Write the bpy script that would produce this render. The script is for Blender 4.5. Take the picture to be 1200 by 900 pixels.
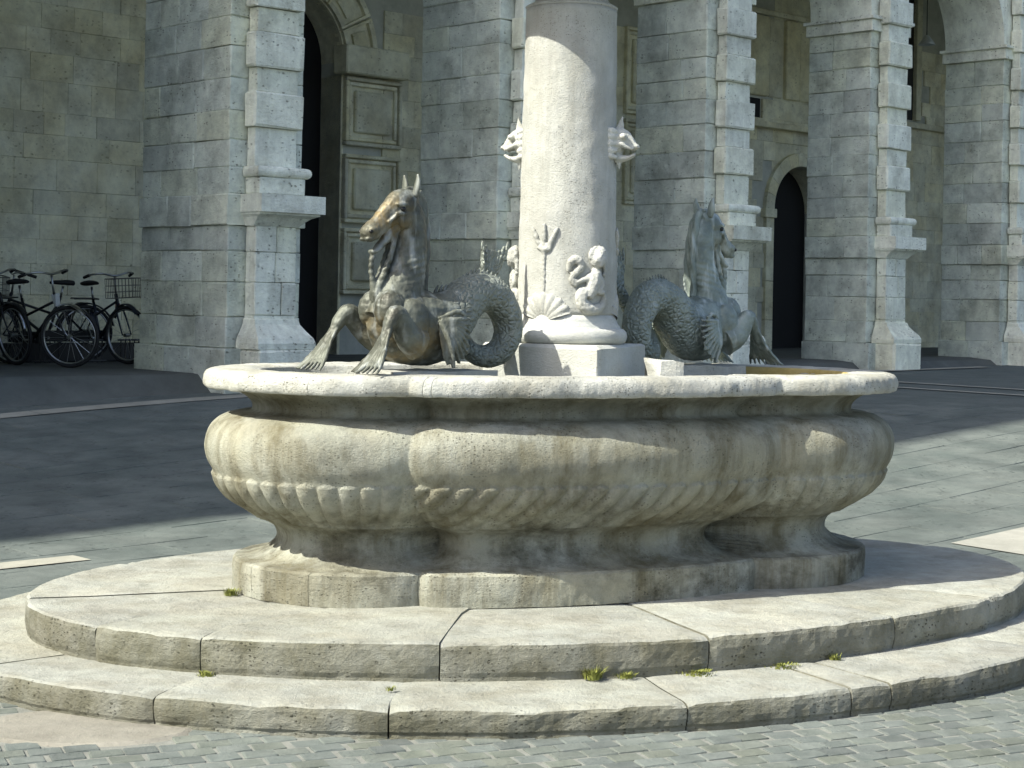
import bpy, bmesh, math, random
import numpy as np
from mathutils import Vector, Matrix, noise
random.seed(7)
for o in list(bpy.data.objects): bpy.data.objects.remove(o)
S = bpy.context.scene
COL = S.collection
PI = math.pi

# ------------------------------------------------------------------ camera, sky, sun, exposure
ZC, F, ROLL, HY = 1.5, 2000.0, 0.018, 350.0
cam = bpy.data.cameras.new('camera'); camo = bpy.data.objects.new('camera', cam); COL.objects.link(camo)
camo.location = (0, 0, ZC); camo.rotation_euler = (PI/2, -ROLL, 0)
cam.sensor_width = 36; cam.lens = 36*F/1200; cam.shift_y = -(450-HY)/1200
cam.clip_end = 600; S.camera = camo

SUN_H = Vector((-.875, -.485, 0)).normalized(); SUN_EL = math.radians(47)
w = bpy.data.worlds.new('World'); S.world = w; w.use_nodes = True
nt = w.node_tree; bg = nt.nodes['Background']; sky = nt.nodes.new('ShaderNodeTexSky')
sky.sky_type = 'NISHITA'; sky.sun_disc = False; sky.sun_elevation = SUN_EL
sky.sun_rotation = math.atan2(SUN_H.x, SUN_H.y)
sky.air_density = .85; sky.dust_density = 2.6; sky.ozone_density = .4
nt.links.new(sky.outputs[0], bg.inputs[0]); bg.inputs[1].default_value = 0.15
sl = bpy.data.lights.new('sun', 'SUN'); sl.energy = 4.9; sl.angle = math.radians(.5); sl.color = (1, .975, .87)
so = bpy.data.objects.new('sun', sl); COL.objects.link(so)
sd = Vector((SUN_H.x*math.cos(SUN_EL), SUN_H.y*math.cos(SUN_EL), math.sin(SUN_EL)))
so.rotation_euler = sd.to_track_quat('Z', 'Y').to_euler(); so.location = (-20, -10, 30)
S.view_settings.view_transform = 'Standard'; S.view_settings.look = 'None'
S.view_settings.exposure = 0.92; S.view_settings.gamma = 1.0
S.render.engine = 'CYCLES'; S.render.resolution_x = 1024; S.render.resolution_y = 768
S.cycles.max_bounces = 6; S.cycles.diffuse_bounces = 4

# ------------------------------------------------------------------ surveying helpers (photo survey -> metres)
def unroll(x, y): return (x-600)+ROLL*(y-HY), (y-HY)-ROLL*(x-600)
def Wd(x, y, d):
    a, b = unroll(x, y); return Vector((a*d/F, d, ZC-b*d/F))
def Wz(x, y, z):
    a, b = unroll(x, y); d = (ZC-z)*F/b; return Vector((a*d/F, d, z))
def smooth(e0, e1, v):
    t = max(0., min(1., (v-e0)/(e1-e0))); return t*t*(3-2*t)
def gz(x, y): return .50*smooth(9.5, 18.2, y)+.007*max(0, y-18.2)
A0 = Vector((-2.91, 17.4, 0)); FD = Vector((.721, .693, 0)).normalized(); FN = Vector((FD.y, -FD.x, 0))
FANG = math.atan2(FD.y, FD.x)
def FP(t, n, z): return A0+FD*t+FN*n+Vector((0, 0, z))
def on_wall(x, y, n):                                   # ray meets the plane parallel to the facade
    a, b = unroll(x, y); r = Vector((a/F, 1, -b/F)); o = Vector((0, 0, ZC))
    k = (n-(o-A0).dot(FN))/r.dot(FN); p = o+r*k
    return (p-A0).dot(FD), p.z
BAY = 3.77
CX, CY, TH = .248, 7.79, math.radians(23)

# ------------------------------------------------------------------ object helpers
def tag(o, label=None, cat=None, group=None, kind=None):
    for k, v in (('label', label), ('category', cat), ('group', group), ('kind', kind)):
        if v: o[k] = v
    return o
def empty(name, loc=(0, 0, 0), rz=0, **kw):
    o = bpy.data.objects.new(name, None); COL.objects.link(o); o.location = loc; o.rotation_euler = (0, 0, rz)
    o.empty_display_size = .1; return tag(o, **kw)
def link(name, me, mat, parent=None, smooth_=False):
    if mat is not None:
        me.materials.clear(); me.materials.append(mat)
    if smooth_: me.shade_smooth()
    o = bpy.data.objects.new(name, me); COL.objects.link(o); o.parent = parent; return o
def mk(name, v, f, mat, parent=None, smooth_=False):
    me = bpy.data.meshes.new(name); me.from_pydata([tuple(p) for p in v], [], f); me.update()
    bm = bmesh.new(); bm.from_mesh(me); bmesh.ops.recalc_face_normals(bm, faces=bm.faces); bm.to_mesh(me); bm.free()
    return link(name, me, mat, parent, smooth_)
def cbox(x0, x1, y0, y1, z0, z1, c=.012, jit=0.0):
    """chamfered box: 24 verts; returns verts, faces"""
    c = min(c, (x1-x0)*.3, (y1-y0)*.3, (z1-z0)*.3)
    V = []; idx = {}
    for sx in (0, 1):
        for sy in (0, 1):
            for sz in (0, 1):
                for ax in (0, 1, 2):
                    p = [(x0, x1)[sx], (y0, y1)[sy], (z0, z1)[sz]]
                    for k, s in enumerate((sx, sy, sz)):
                        if k != ax: p[k] += c*(1 if s == 0 else -1)*(1+random.uniform(-.5, .9)*(jit > 0))
                    idx[(sx, sy, sz, ax)] = len(V); V.append([q+random.uniform(-jit, jit) for q in p])
    Fc = []
    for ax in (0, 1, 2):
        o1, o2 = [k for k in (0, 1, 2) if k != ax]
        for s in (0, 1):
            q = []
            for (a, b) in ((0, 0), (1, 0), (1, 1), (0, 1)):
                k = [0, 0, 0]; k[ax] = s; k[o1] = a; k[o2] = b; q.append(idx[(*k, ax)])
            Fc.append(q)
        for a in (0, 1):
            for b in (0, 1):
                k0 = [0, 0, 0]; k0[o1] = a; k0[o2] = b; k1 = list(k0); k1[ax] = 1
                Fc.append([idx[(*k0, o1)], idx[(*k1, o1)], idx[(*k1, o2)], idx[(*k0, o2)]])
    for sx in (0, 1):
        for sy in (0, 1):
            for sz in (0, 1): Fc.append([idx[(sx, sy, sz, a)] for a in (0, 1, 2)])
    return V, Fc
def fbox(name, t0, t1, n0, n1, z0, z1, mat, parent=None, c=.012, jit=0.0):
    """box in facade coordinates (t along the front, n outward)"""
    V, Fc = cbox(t0, t1, n0, n1, z0, z1, c, jit)
    return mk(name, [FP(*p) for p in V], Fc, mat, parent)
def loft(path, closed=False, seg=14, cap=True, up=Vector((0, 1, 0))):
    """path: list of (point, r_side, r_up). side axis kept near `up` vector. returns verts, faces"""
    P = [Vector(p[0]) for p in path]; n = len(P); V = []; Fc = []
    side = None
    for i in range(n):
        t = (P[min(i+1, n-1)]-P[max(i-1, 0)]).normalized()
        if side is None:
            side = up-t*up.dot(t)
            if side.length < 1e-3: side = Vector((1, 0, 0))-t*t.x
        else: side = side-t*side.dot(t)
        side.normalize(); nor = t.cross(side)
        ra, rb = path[i][1], path[i][2] if len(path[i]) > 2 else path[i][1]
        for k in range(seg):
            a = 2*PI*k/seg; V.append(P[i]+side*math.cos(a)*ra+nor*math.sin(a)*rb)
    for i in range(n-1):
        for k in range(seg):
            k2 = (k+1) % seg; Fc.append([i*seg+k, i*seg+k2, (i+1)*seg+k2, (i+1)*seg+k])
    if cap:
        Fc.append(list(range(seg))[::-1]); Fc.append([(n-1)*seg+k for k in range(seg)])
    return V, Fc
def spline(pts, sub=5):
    """Catmull-Rom over tuples (x,y,z,ra,rb) -> loft path"""
    A = [np.array(p, float) for p in pts]; A = [2*A[0]-A[1]]+A+[2*A[-1]-A[-2]]; out = []
    for i in range(1, len(A)-2):
        for k in range(sub):
            t = k/sub; a, b, c, d = A[i-1], A[i], A[i+1], A[i+2]
            out.append(.5*((2*b)+(-a+c)*t+(2*a-5*b+4*c-d)*t*t+(-a+3*b-3*c+d)*t**3))
    out.append(A[-2])
    return [(Vector(q[:3]), max(.002, q[3]), max(.002, q[4] if len(q) > 4 else q[3])) for q in out]
def sph(c, r, seg=14, rings=9):
    rx, ry, rz = (r, r, r) if not hasattr(r, '__len__') else r
    V = [Vector((c[0], c[1], c[2]+rz))]; Fc = []
    for i in range(1, rings):
        th = PI*i/rings
        for k in range(seg):
            a = 2*PI*k/seg; V.append(Vector((c[0]+rx*math.sin(th)*math.cos(a), c[1]+ry*math.sin(th)*math.sin(a), c[2]+rz*math.cos(th))))
    V.append(Vector((c[0], c[1], c[2]-rz)))
    for k in range(seg): Fc.append([0, 1+k, 1+(k+1) % seg])
    for i in range(rings-2):
        for k in range(seg):
            a = 1+i*seg+k; b = 1+i*seg+(k+1) % seg; Fc.append([a, a+seg, b+seg, b])
    L = len(V)-1
    for k in range(seg): Fc.append([L, 1+(rings-2)*seg+(k+1) % seg, 1+(rings-2)*seg+k])
    return V, Fc
def join(parts):
    V = []; Fc = []
    for v, f in parts:
        b = len(V); V += list(v); Fc += [[i+b for i in q] for q in f]
    return V, Fc
def remesh(name, parts, voxel, mat, parent, smooth_it=6, disp=None):
    V, Fc = join(parts); o = mk(name, V, Fc, mat)
    m = o.modifiers.new('r', 'REMESH'); m.mode = 'VOXEL'; m.voxel_size = voxel
    if smooth_it:
        m2 = o.modifiers.new('s', 'CORRECTIVE_SMOOTH') if False else o.modifiers.new('s', 'SMOOTH'); m2.factor = .5; m2.iterations = smooth_it
    dg = bpy.context.evaluated_depsgraph_get(); me = bpy.data.meshes.new_from_object(o.evaluated_get(dg))
    bpy.data.objects.remove(o)
    if disp:
        n = len(me.vertices); co = np.empty(n*3, np.float32); no = np.empty(n*3, np.float32)
        me.vertices.foreach_get('co', co); me.vertex_normals.foreach_get('vector', no)
        co = co.reshape(-1, 3); no = no.reshape(-1, 3)
        d = np.array([disp(Vector(c)) for c in co], np.float32); co = co+no*d[:, None]
        me.vertices.foreach_set('co', co.ravel().astype(np.float32)); me.update()
    me.name = name
    return link(name, me, mat, parent, True)
def lathe(prof, seg=48, cx=0, cy=0):
    V = []; Fc = []; n = len(prof)
    for r, z in prof:
        for k in range(seg):
            a = 2*PI*k/seg; V.append((cx+r*math.cos(a), cy+r*math.sin(a), z))
    for i in range(n-1):
        for k in range(seg):
            k2 = (k+1) % seg; Fc.append([i*seg+k, i*seg+k2, (i+1)*seg+k2, (i+1)*seg+k])
    Fc.append(list(range(seg))[::-1]); Fc.append([(n-1)*seg+k for k in range(seg)])
    return V, Fc
def tube(p, q, r, seg=8): return loft([(Vector(p), r), (Vector(q), r)], seg=seg, up=Vector((.31, .9, .2)))

# ------------------------------------------------------------------ materials
def new_mat(name):
    m = bpy.data.materials.new(name); m.use_nodes = True; return m, m.node_tree.nodes, m.node_tree.links
def N(nodes, kind, **kw):
    n = nodes.new(kind)
    for k, v in kw.items():
        if k.startswith('i_'): n.inputs[k[2:].replace('_', ' ')].default_value = v
        else: setattr(n, k, v)
    return n
def ramp(nodes, links, src, stops, interp='LINEAR'):
    r = nodes.new('ShaderNodeValToRGB'); r.color_ramp.interpolation = interp; e = r.color_ramp.elements
    while len(e) < len(stops): e.new(.5)
    for k, (p, c) in enumerate(stops):
        e[k].position = p; e[k].color = (c, c, c, 1) if not hasattr(c, '__len__') else (*c, 1)
    links.new(src, r.inputs[0]); return r.outputs[0]
def mixc(nodes, links, fac, a, b, mode='MIX'):
    n = nodes.new('ShaderNodeMix'); n.data_type = 'RGBA'; n.blend_type = mode
    for sock, v in ((n.inputs[0], fac), (n.inputs[6], a), (n.inputs[7], b)):
        if hasattr(v, 'default_value') or hasattr(v, 'is_linked'): links.new(v, sock)
        elif sock == n.inputs[0]: sock.default_value = v
        else: sock.default_value = (*v, 1)
    return n.outputs[2]
def stone(name, c1, c2, scale=6., dark=(.05, .05, .04), pits=.5, pit_scale=60., bump=.35, rnd=.25, stain=.35, stain_scale=1.3,
          tint=None, tint_amt=.0, rough=.85, bdist=.01, streak=1.0, topclean=0., runs=None, runs_amt=0., foot=None, face=0., mott=0.):
    m, nd, lk = new_mat(name); b = nd['Principled BSDF']; b.inputs['Roughness'].default_value = rough
    b.inputs['Specular IOR Level'].default_value = .25
    geo = nd.new('ShaderNodeNewGeometry'); pos = geo.outputs['Position']
    mp = N(nd, 'ShaderNodeMapping'); mp.inputs['Scale'].default_value = (1, 1, streak); lk.new(pos, mp.inputs[0])
    n1 = N(nd, 'ShaderNodeTexNoise', i_Scale=scale, i_Detail=8., i_Roughness=.65); lk.new(mp.outputs[0], n1.inputs[0])
    col = mixc(nd, lk, ramp(nd, lk, n1.outputs[0], [(.3, 0), (.7, 1)]), c1, c2)
    n2 = N(nd, 'ShaderNodeTexNoise', i_Scale=stain_scale, i_Detail=6., i_Roughness=.7); lk.new(pos, n2.inputs[0])
    if tint: 
        n4 = N(nd, 'ShaderNodeTexNoise', i_Scale=stain_scale*1.7, i_Detail=4.)
        mp4 = N(nd, 'ShaderNodeMapping'); mp4.inputs['Location'].default_value = (13, 5, 7); lk.new(pos, mp4.inputs[0]); lk.new(mp4.outputs[0], n4.inputs[0])
        f4 = nd.new('ShaderNodeMath'); f4.operation = 'MULTIPLY'; f4.inputs[1].default_value = tint_amt
        lk.new(ramp(nd, lk, n4.outputs[0], [(.42, 0), (.62, 1)]), f4.inputs[0])
        col = mixc(nd, lk, f4.outputs[0], col, tint)
    if mott:                                            # patchy weathering
        nm = N(nd, 'ShaderNodeTexNoise', i_Scale=3.6, i_Detail=9., i_Roughness=.74); mpm = N(nd, 'ShaderNodeMapping'); mpm.inputs['Location'].default_value = (31, 17, 3); lk.new(pos, mpm.inputs[0]); lk.new(mpm.outputs[0], nm.inputs[0])
        mm = ramp(nd, lk, nm.outputs[0], [(.30, (1-mott, 1-mott, 1-mott)), (.5, (.92, .92, .92)), (.72, (1.12, 1.12, 1.10))])
        col = mixc(nd, lk, 1.0, col, mm, 'MULTIPLY')
    fs = nd.new('ShaderNodeMath'); fs.operation = 'MULTIPLY'; fs.inputs[1].default_value = stain
    lk.new(ramp(nd, lk, n2.outputs[0], [(.48, 0), (.72, 1)]), fs.inputs[0])
    col = mixc(nd, lk, fs.outputs[0], col, dark)
    # fine dark speckle and pits
    n3 = N(nd, 'ShaderNodeTexNoise', i_Scale=pit_scale, i_Detail=5., i_Roughness=.75)
    mp3 = N(nd, 'ShaderNodeMapping'); mp3.inputs['Scale'].default_value = (1, 1, 1.6); lk.new(pos, mp3.inputs[0]); lk.new(mp3.outputs[0], n3.inputs[0])
    n5 = N(nd, 'ShaderNodeTexNoise', i_Scale=stain_scale*2.4, i_Detail=3.); lk.new(pos, n5.inputs[0])
    pmask = nd.new('ShaderNodeMath'); pmask.operation = 'MULTIPLY'
    vadd = nd.new('ShaderNodeVectorMath'); vadd.operation = 'MULTIPLY_ADD'; vadd.inputs[1].default_value = (.9/pit_scale,)*3
    lk.new(n3.outputs['Color'], vadd.inputs[0]); lk.new(mp3.outputs[0], vadd.inputs[2])
    vp = N(nd, 'ShaderNodeTexVoronoi', i_Scale=pit_scale*1.05); lk.new(vadd.outputs[0], vp.inputs[0])
    vs = nd.new('ShaderNodeSeparateColor'); lk.new(vp.outputs['Color'], vs.inputs[0])
    vth = nd.new('ShaderNodeMapRange'); vth.inputs[1].default_value = .35; vth.inputs[2].default_value = 1.; vth.inputs[3].default_value = 0.; vth.inputs[4].default_value = .44; lk.new(vs.outputs[0], vth.inputs[0])
    vd = nd.new('ShaderNodeMath'); vd.operation = 'SUBTRACT'; lk.new(vth.outputs[0], vd.inputs[0]); lk.new(vp.outputs['Distance'], vd.inputs[1])
    lk.new(ramp(nd, lk, vd.outputs[0], [(0, 0), (.10, 1)]), pmask.inputs[0]); lk.new(ramp(nd, lk, n5.outputs[0], [(.44, .05), (.60, 1)]), pmask.inputs[1])
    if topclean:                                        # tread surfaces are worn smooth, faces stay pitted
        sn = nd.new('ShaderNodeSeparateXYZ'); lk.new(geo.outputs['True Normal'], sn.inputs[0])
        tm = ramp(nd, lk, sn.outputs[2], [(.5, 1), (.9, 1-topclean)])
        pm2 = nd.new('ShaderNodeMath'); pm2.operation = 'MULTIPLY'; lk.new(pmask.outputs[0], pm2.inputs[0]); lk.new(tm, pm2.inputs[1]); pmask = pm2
    if face:                                            # upright tread faces painted darker for grazing sun, broken up as patchy grime
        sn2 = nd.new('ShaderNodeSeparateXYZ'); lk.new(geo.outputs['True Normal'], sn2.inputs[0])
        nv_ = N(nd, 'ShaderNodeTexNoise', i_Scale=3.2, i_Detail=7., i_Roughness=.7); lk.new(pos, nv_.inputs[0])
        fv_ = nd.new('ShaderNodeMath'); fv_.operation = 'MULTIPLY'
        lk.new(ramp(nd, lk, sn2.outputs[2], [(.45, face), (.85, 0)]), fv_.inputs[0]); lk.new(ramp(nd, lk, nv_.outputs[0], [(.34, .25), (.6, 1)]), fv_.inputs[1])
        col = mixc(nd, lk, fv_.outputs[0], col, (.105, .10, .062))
    if runs:                                            # rain runs and rust-brown streaks
        mr = N(nd, 'ShaderNodeMapping'); mr.inputs['Scale'].default_value = (7, 7, .8); lk.new(pos, mr.inputs[0])
        nr = N(nd, 'ShaderNodeTexNoise', i_Scale=1., i_Detail=7., i_Roughness=.7); lk.new(mr.outputs[0], nr.inputs[0])
        fr = nd.new('ShaderNodeMath'); fr.operation = 'MULTIPLY'; fr.inputs[1].default_value = runs_amt
        lk.new(ramp(nd, lk, nr.outputs[0], [(.46, 0), (.68, 1)]), fr.inputs[0]); col = mixc(nd, lk, fr.outputs[0], col, runs)
    if foot:                                            # blackish algae blotches low on the basin
        sz = nd.new('ShaderNodeSeparateXYZ'); lk.new(pos, sz.inputs[0])
        mf = N(nd, 'ShaderNodeMapping'); mf.inputs['Scale'].default_value = (2.6, 2.6, 3.5); mf.inputs['Location'].default_value = foot; lk.new(pos, mf.inputs[0])
        nf = N(nd, 'ShaderNodeTexNoise', i_Scale=1., i_Detail=8., i_Roughness=.72); lk.new(mf.outputs[0], nf.inputs[0])
        zr = nd.new('ShaderNodeMapRange'); zr.inputs[1].default_value = .75; zr.inputs[2].default_value = .55; lk.new(sz.outputs[2], zr.inputs[0])
        ff = nd.new('ShaderNodeMath'); ff.operation = 'MULTIPLY'; lk.new(ramp(nd, lk, nf.outputs[0], [(.50, 0), (.66, .85)]), ff.inputs[0]); lk.new(zr.outputs[0], ff.inputs[1])
        col = mixc(nd, lk, ff.outputs[0], col, (.055, .05, .03))
    pm = nd.new('ShaderNodeMath'); pm.operation = 'MULTIPLY'; pm.inputs[1].default_value = pits*.8; lk.new(pmask.outputs[0], pm.inputs[0])
    col = mixc(nd, lk, pm.outputs[0], col, dark)
    if rnd:
        oi = nd.new('ShaderNodeObjectInfo')
        rr = ramp(nd, lk, oi.outputs['Random'], [(0, (1-rnd, 1-rnd, 1-rnd*.95)), (.25, (1-rnd*.35, 1-rnd*.3, 1-rnd*.3)), (.5, (1, 1, 1)), (.7, (1, 1-rnd*.1, 1-rnd*.5)), (.85, (1-rnd*.6, 1-rnd*.6, 1-rnd*.8)), (1, (1+rnd*.25, 1+rnd*.25, 1+rnd*.22))])
        col = mixc(nd, lk, 1.0, col, rr, 'MULTIPLY')
    lk.new(col, b.inputs['Base Color'])
    bp1 = N(nd, 'ShaderNodeBump', i_Strength=bump, i_Distance=bdist); lk.new(n3.outputs[0], bp1.inputs['Height'])
    bp2 = N(nd, 'ShaderNodeBump', i_Strength=min(1, bump*1.2), i_Distance=bdist*1.5); lk.new(n1.outputs[0], bp2.inputs['Height']); lk.new(bp1.outputs[0], bp2.inputs['Normal'])
    bp3 = N(nd, 'ShaderNodeBump', i_Strength=min(1, pits*.9), i_Distance=bdist, invert=True); lk.new(pmask.outputs[0], bp3.inputs['Height']); lk.new(bp2.outputs[0], bp3.inputs['Normal'])
    lk.new(bp3.outputs[0], b.inputs['Normal'])
    return m
def plain(name, c, rough=.5, metal=0., spec=.5):
    m, nd, lk = new_mat(name); b = nd['Principled BSDF']; n = N(nd, 'ShaderNodeTexNoise', i_Scale=9., i_Detail=5.)
    g = nd.new('ShaderNodeNewGeometry'); lk.new(g.outputs['Position'], n.inputs[0])
    lk.new(mixc(nd, lk, n.outputs[0], tuple(x*.75 for x in c), tuple(min(1, x*1.25) for x in c)), b.inputs['Base Color'])
    b.inputs['Roughness'].default_value = rough; b.inputs['Metallic'].default_value = metal; b.inputs['Specular IOR Level'].default_value = spec
    return m
M = {}
M['trav'] = stone('travertine_basin', (.31, .315, .25), (.42, .425, .365), 4, (.045, .042, .028), .75, 80, .7, .06, .40, 1.9, (.24, .21, .12), .45, runs=(.115, .10, .055), runs_amt=.9, foot=(3.1, 1.7, .4), mott=.5)
M['rim'] = stone('travertine_rim', (.41, .415, .37), (.53, .535, .49), 6, (.08, .075, .05), .85, 80, .7, .08, .38, 3.4, (.32, .29, .20), .35, mott=.34)
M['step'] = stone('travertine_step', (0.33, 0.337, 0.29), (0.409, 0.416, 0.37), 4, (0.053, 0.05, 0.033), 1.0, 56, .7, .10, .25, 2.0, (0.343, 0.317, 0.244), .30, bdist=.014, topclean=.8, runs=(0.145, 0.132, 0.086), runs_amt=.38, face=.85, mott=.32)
M['column'] = stone('column_stone', (.44, .445, .40), (.545, .55, .51), 5, (.13, .125, .095), .75, 110, .6, .04, .22, 2.2, (.36, .34, .27), .25, runs=(.27, .265, .22), runs_amt=.5, mott=.24)
M['white'] = stone('white_marble', (.50, .51, .465), (.60, .61, .57), 6, (.16, .15, .11), .5, 80, .5, .05, .28, 3.0, (.38, .345, .25), .3, mott=.18)
M['ashlar'] = stone('pier_ashlar', (.70, .745, .625), (.86, .895, .77), 2.6, (.12, .12, .085), .8, 24, .8, .24, .52, 2.0, (.56, .61, .54), .45, bdist=.02, mott=.36)
M['pil'] = stone('pilaster_ashlar', (.85, .87, .72), (.92, .935, .80), 2.6, (.18, .17, .12), .8, 20, .8, .16, .48, 2.0, bdist=.02, runs=(.46, .455, .36), runs_amt=.45, mott=.32)
M['inner'] = stone('loggia_wall_stone', (.84, .81, .60), (.91, .89, .69), 2.0, (.26, .22, .13), .6, 18, .6, .24, .42, 1.2, (.64, .57, .35), .45, bdist=.015, mott=.34)
M['mortar'] = stone('mortar', (.44, .45, .38), (.55, .555, .48), 4, pits=.2, rnd=0)
M['sett'] = stone('grey_sett', (0.124, 0.143, 0.13), (0.18, 0.198, 0.183), 9, (0.037, 0.04, 0.034), .4, 80, .5, .26, .3, 1.6, mott=.25, rough=.95)
M['joint'] = stone('sett_joint', (.165, .17, .15), (.225, .23, .205), 12, pits=.3, pit_scale=90, bump=.5, rnd=0, stain=.2)
M['ground'] = stone('piazza_paving', (.082, .100, .092), (.118, .134, .124), 1.6, (0.04, 0.046, 0.043), .6, 22, .4, 0, .35, .9, mott=.3)
M['slab'] = stone('worn_paving_slab', (.082, .100, .092), (.118, .134, .124), 1.2, (0.036, 0.043, 0.04), .7, 24, .5, 0, .4, 1.1, (0.165, 0.182, 0.165), .5, mott=.34)
M['inlay'] = stone('pale_inlay', (0.29, 0.287, 0.244), (0.36, 0.351, 0.307), 4, (0.116, 0.11, 0.087), .3, 60, .3, .12, .2, 1.5, mott=.15)
M['dark_floor'] = stone('loggia_paving', (.085, .09, .08), (.13, .135, .12), 2, rnd=0)
M['black'] = plain('unlit_black', (.006, .006, .006), .8)  # near-black colour for openings, standing in for the unlit space behind
M['plaster'] = stone('upper_wall', (.42, .42, .38), (.5, .5, .46), 1.5, rnd=0)
M['iron'] = plain('black_paint', (.012, .013, .014), .4)
M['rubber'] = plain('rubber', (.012, .012, .012), .75)
M['chrome'] = plain('steel', (.45, .46, .46), .3, 1.)
M['red'] = plain('red_plastic', (.25, .012, .012), .4)
M['wht'] = plain('white_paint', (.5, .52, .5), .4)
M['wick'] = plain('wire_basket', (.12, .115, .1), .5)
M['bluebike'] = plain('blue_black_paint', (.015, .02, .03), .35)
M['algae'] = stone('algae_stone', (0.315, 0.24, 0.075), (0.465, 0.375, 0.165), 7, (0.09, 0.075, 0.03), .4, 50, .4, .05, .3, 3)
def grass_mat():
    m, nd, lk = new_mat('grass'); b = nd['Principled BSDF']; n = N(nd, 'ShaderNodeTexNoise', i_Scale=40.)
    g = nd.new('ShaderNodeNewGeometry'); lk.new(g.outputs['Position'], n.inputs[0])
    lk.new(mixc(nd, lk, n.outputs[0], (.09, .11, .02), (.24, .25, .05)), b.inputs['Base Color']); b.inputs['Roughness'].default_value = .8
    return m
M['grass'] = grass_mat()
def water_mat():
    m, nd, lk = new_mat('water'); b = nd['Principled BSDF']; b.inputs['Base Color'].default_value = (.05, .06, .035, 1)
    b.inputs['Roughness'].default_value = .06; n = N(nd, 'ShaderNodeTexNoise', i_Scale=14., i_Detail=2.)
    bp = N(nd, 'ShaderNodeBump', i_Strength=.15, i_Distance=.02); lk.new(n.outputs[0], bp.inputs['Height']); lk.new(bp.outputs[0], b.inputs['Normal'])
    return m
M['water'] = water_mat()
def bronze_mat(name='weathered_bronze', ca=(.040, .040, .028), cb=(.140, .150, .120), gold=.85, pale=(.30, .32, .30), palef=.7, tail=.6):
    m, nd, lk = new_mat(name); b = nd['Principled BSDF']; b.inputs['Metallic'].default_value = .35
    tc = nd.new('ShaderNodeTexCoord'); P = tc.outputs['Object']
    n1 = N(nd, 'ShaderNodeTexNoise', i_Scale=7., i_Detail=7., i_Roughness=.65); lk.new(P, n1.inputs[0])
    col = mixc(nd, lk, ramp(nd, lk, n1.outputs[0], [(.35, 0), (.65, 1)]), ca, cb)
    n2 = N(nd, 'ShaderNodeTexNoise', i_Scale=9., i_Detail=6., i_Roughness=.65); lk.new(P, n2.inputs[0])
    acc = None
    for cc, rr_ in (((.13, 0, .67), .15), ((.13, .02, .13), .17), ((.02, .13, .12), .12)):
        dn = nd.new('ShaderNodeVectorMath'); dn.operation = 'DISTANCE'; dn.inputs[1].default_value = cc; lk.new(P, dn.inputs[0])
        mr_ = nd.new('ShaderNodeMapRange'); mr_.inputs[1].default_value = rr_; mr_.inputs[2].default_value = rr_*.35; lk.new(dn.outputs['Value'], mr_.inputs[0])
        if acc is None: acc = mr_.outputs[0]
        else:
            mxx = nd.new('ShaderNodeMath'); mxx.operation = 'MAXIMUM'; lk.new(acc, mxx.inputs[0]); lk.new(mr_.outputs[0], mxx.inputs[1]); acc = mxx.outputs[0]
    sm_ = nd.new('ShaderNodeMath'); sm_.operation = 'MULTIPLY'; lk.new(acc, sm_.inputs[0]); lk.new(ramp(nd, lk, n2.outputs[0], [(.36, 0), (.6, 1)]), sm_.inputs[1])
    f2 = nd.new('ShaderNodeMath'); f2.operation = 'MULTIPLY'; f2.inputs[1].default_value = gold; lk.new(sm_.outputs[0], f2.inputs[0])
    col = mixc(nd, lk, f2.outputs[0], col, (.20, .14, .05))
    n3 = N(nd, 'ShaderNodeTexNoise', i_Scale=11., i_Detail=6.); mp3 = N(nd, 'ShaderNodeMapping'); mp3.inputs['Scale'].default_value = (2, 2, .5); mp3.inputs['Location'].default_value = (1, 7, 3)
    lk.new(P, mp3.inputs[0]); lk.new(mp3.outputs[0], n3.inputs[0])
    f3 = nd.new('ShaderNodeMath'); f3.operation = 'MULTIPLY'; f3.inputs[1].default_value = palef; lk.new(ramp(nd, lk, n3.outputs[0], [(.52, 0), (.7, 1)]), f3.inputs[0])
    col = mixc(nd, lk, f3.outputs[0], col, pale)
    sx0 = nd.new('ShaderNodeSeparateXYZ'); lk.new(P, sx0.inputs[0])           # greener, paler patina along the tail
    mk0 = nd.new('ShaderNodeMapRange'); mk0.inputs[1].default_value = -.10; mk0.inputs[2].default_value = -.30; mk0.inputs[4].default_value = tail; lk.new(sx0.outputs[0], mk0.inputs[0])
    col = mixc(nd, lk, mk0.outputs[0], col, (.27, .30, .26))
    lk.new(col, b.inputs['Base Color'])
    lk.new(ramp(nd, lk, n1.outputs[0], [(.3, .48), (.7, .68)]), b.inputs['Roughness'])
    # scales behind the shoulders
    sx = nd.new('ShaderNodeSeparateXYZ'); lk.new(P, sx.inputs[0])
    msk = nd.new('ShaderNodeMapRange'); msk.inputs[1].default_value = -.14; msk.inputs[2].default_value = -.24; lk.new(sx.outputs[0], msk.inputs[0])
    vo = N(nd, 'ShaderNodeTexVoronoi', i_Scale=38.); vo.feature = 'DISTANCE_TO_EDGE'; lk.new(P, vo.inputs[0])
    vr = ramp(nd, lk, vo.outputs[0], [(0, 0), (.3, 1)])
    mu = nd.new('ShaderNodeMath'); mu.operation = 'MULTIPLY'; lk.new(vr, mu.inputs[0]); lk.new(msk.outputs[0], mu.inputs[1])
    bp = N(nd, 'ShaderNodeBump', i_Strength=.9, i_Distance=.007); lk.new(mu.outputs[0], bp.inputs['Height'])
    bp2 = N(nd, 'ShaderNodeBump', i_Strength=.5, i_Distance=.008); lk.new(n1.outputs[0], bp2.inputs['Height']); lk.new(bp.outputs[0], bp2.inputs['Normal'])
    lk.new(bp2.outputs[0], b.inputs['Normal'])
    return m
M['bronze'] = bronze_mat()
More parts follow.
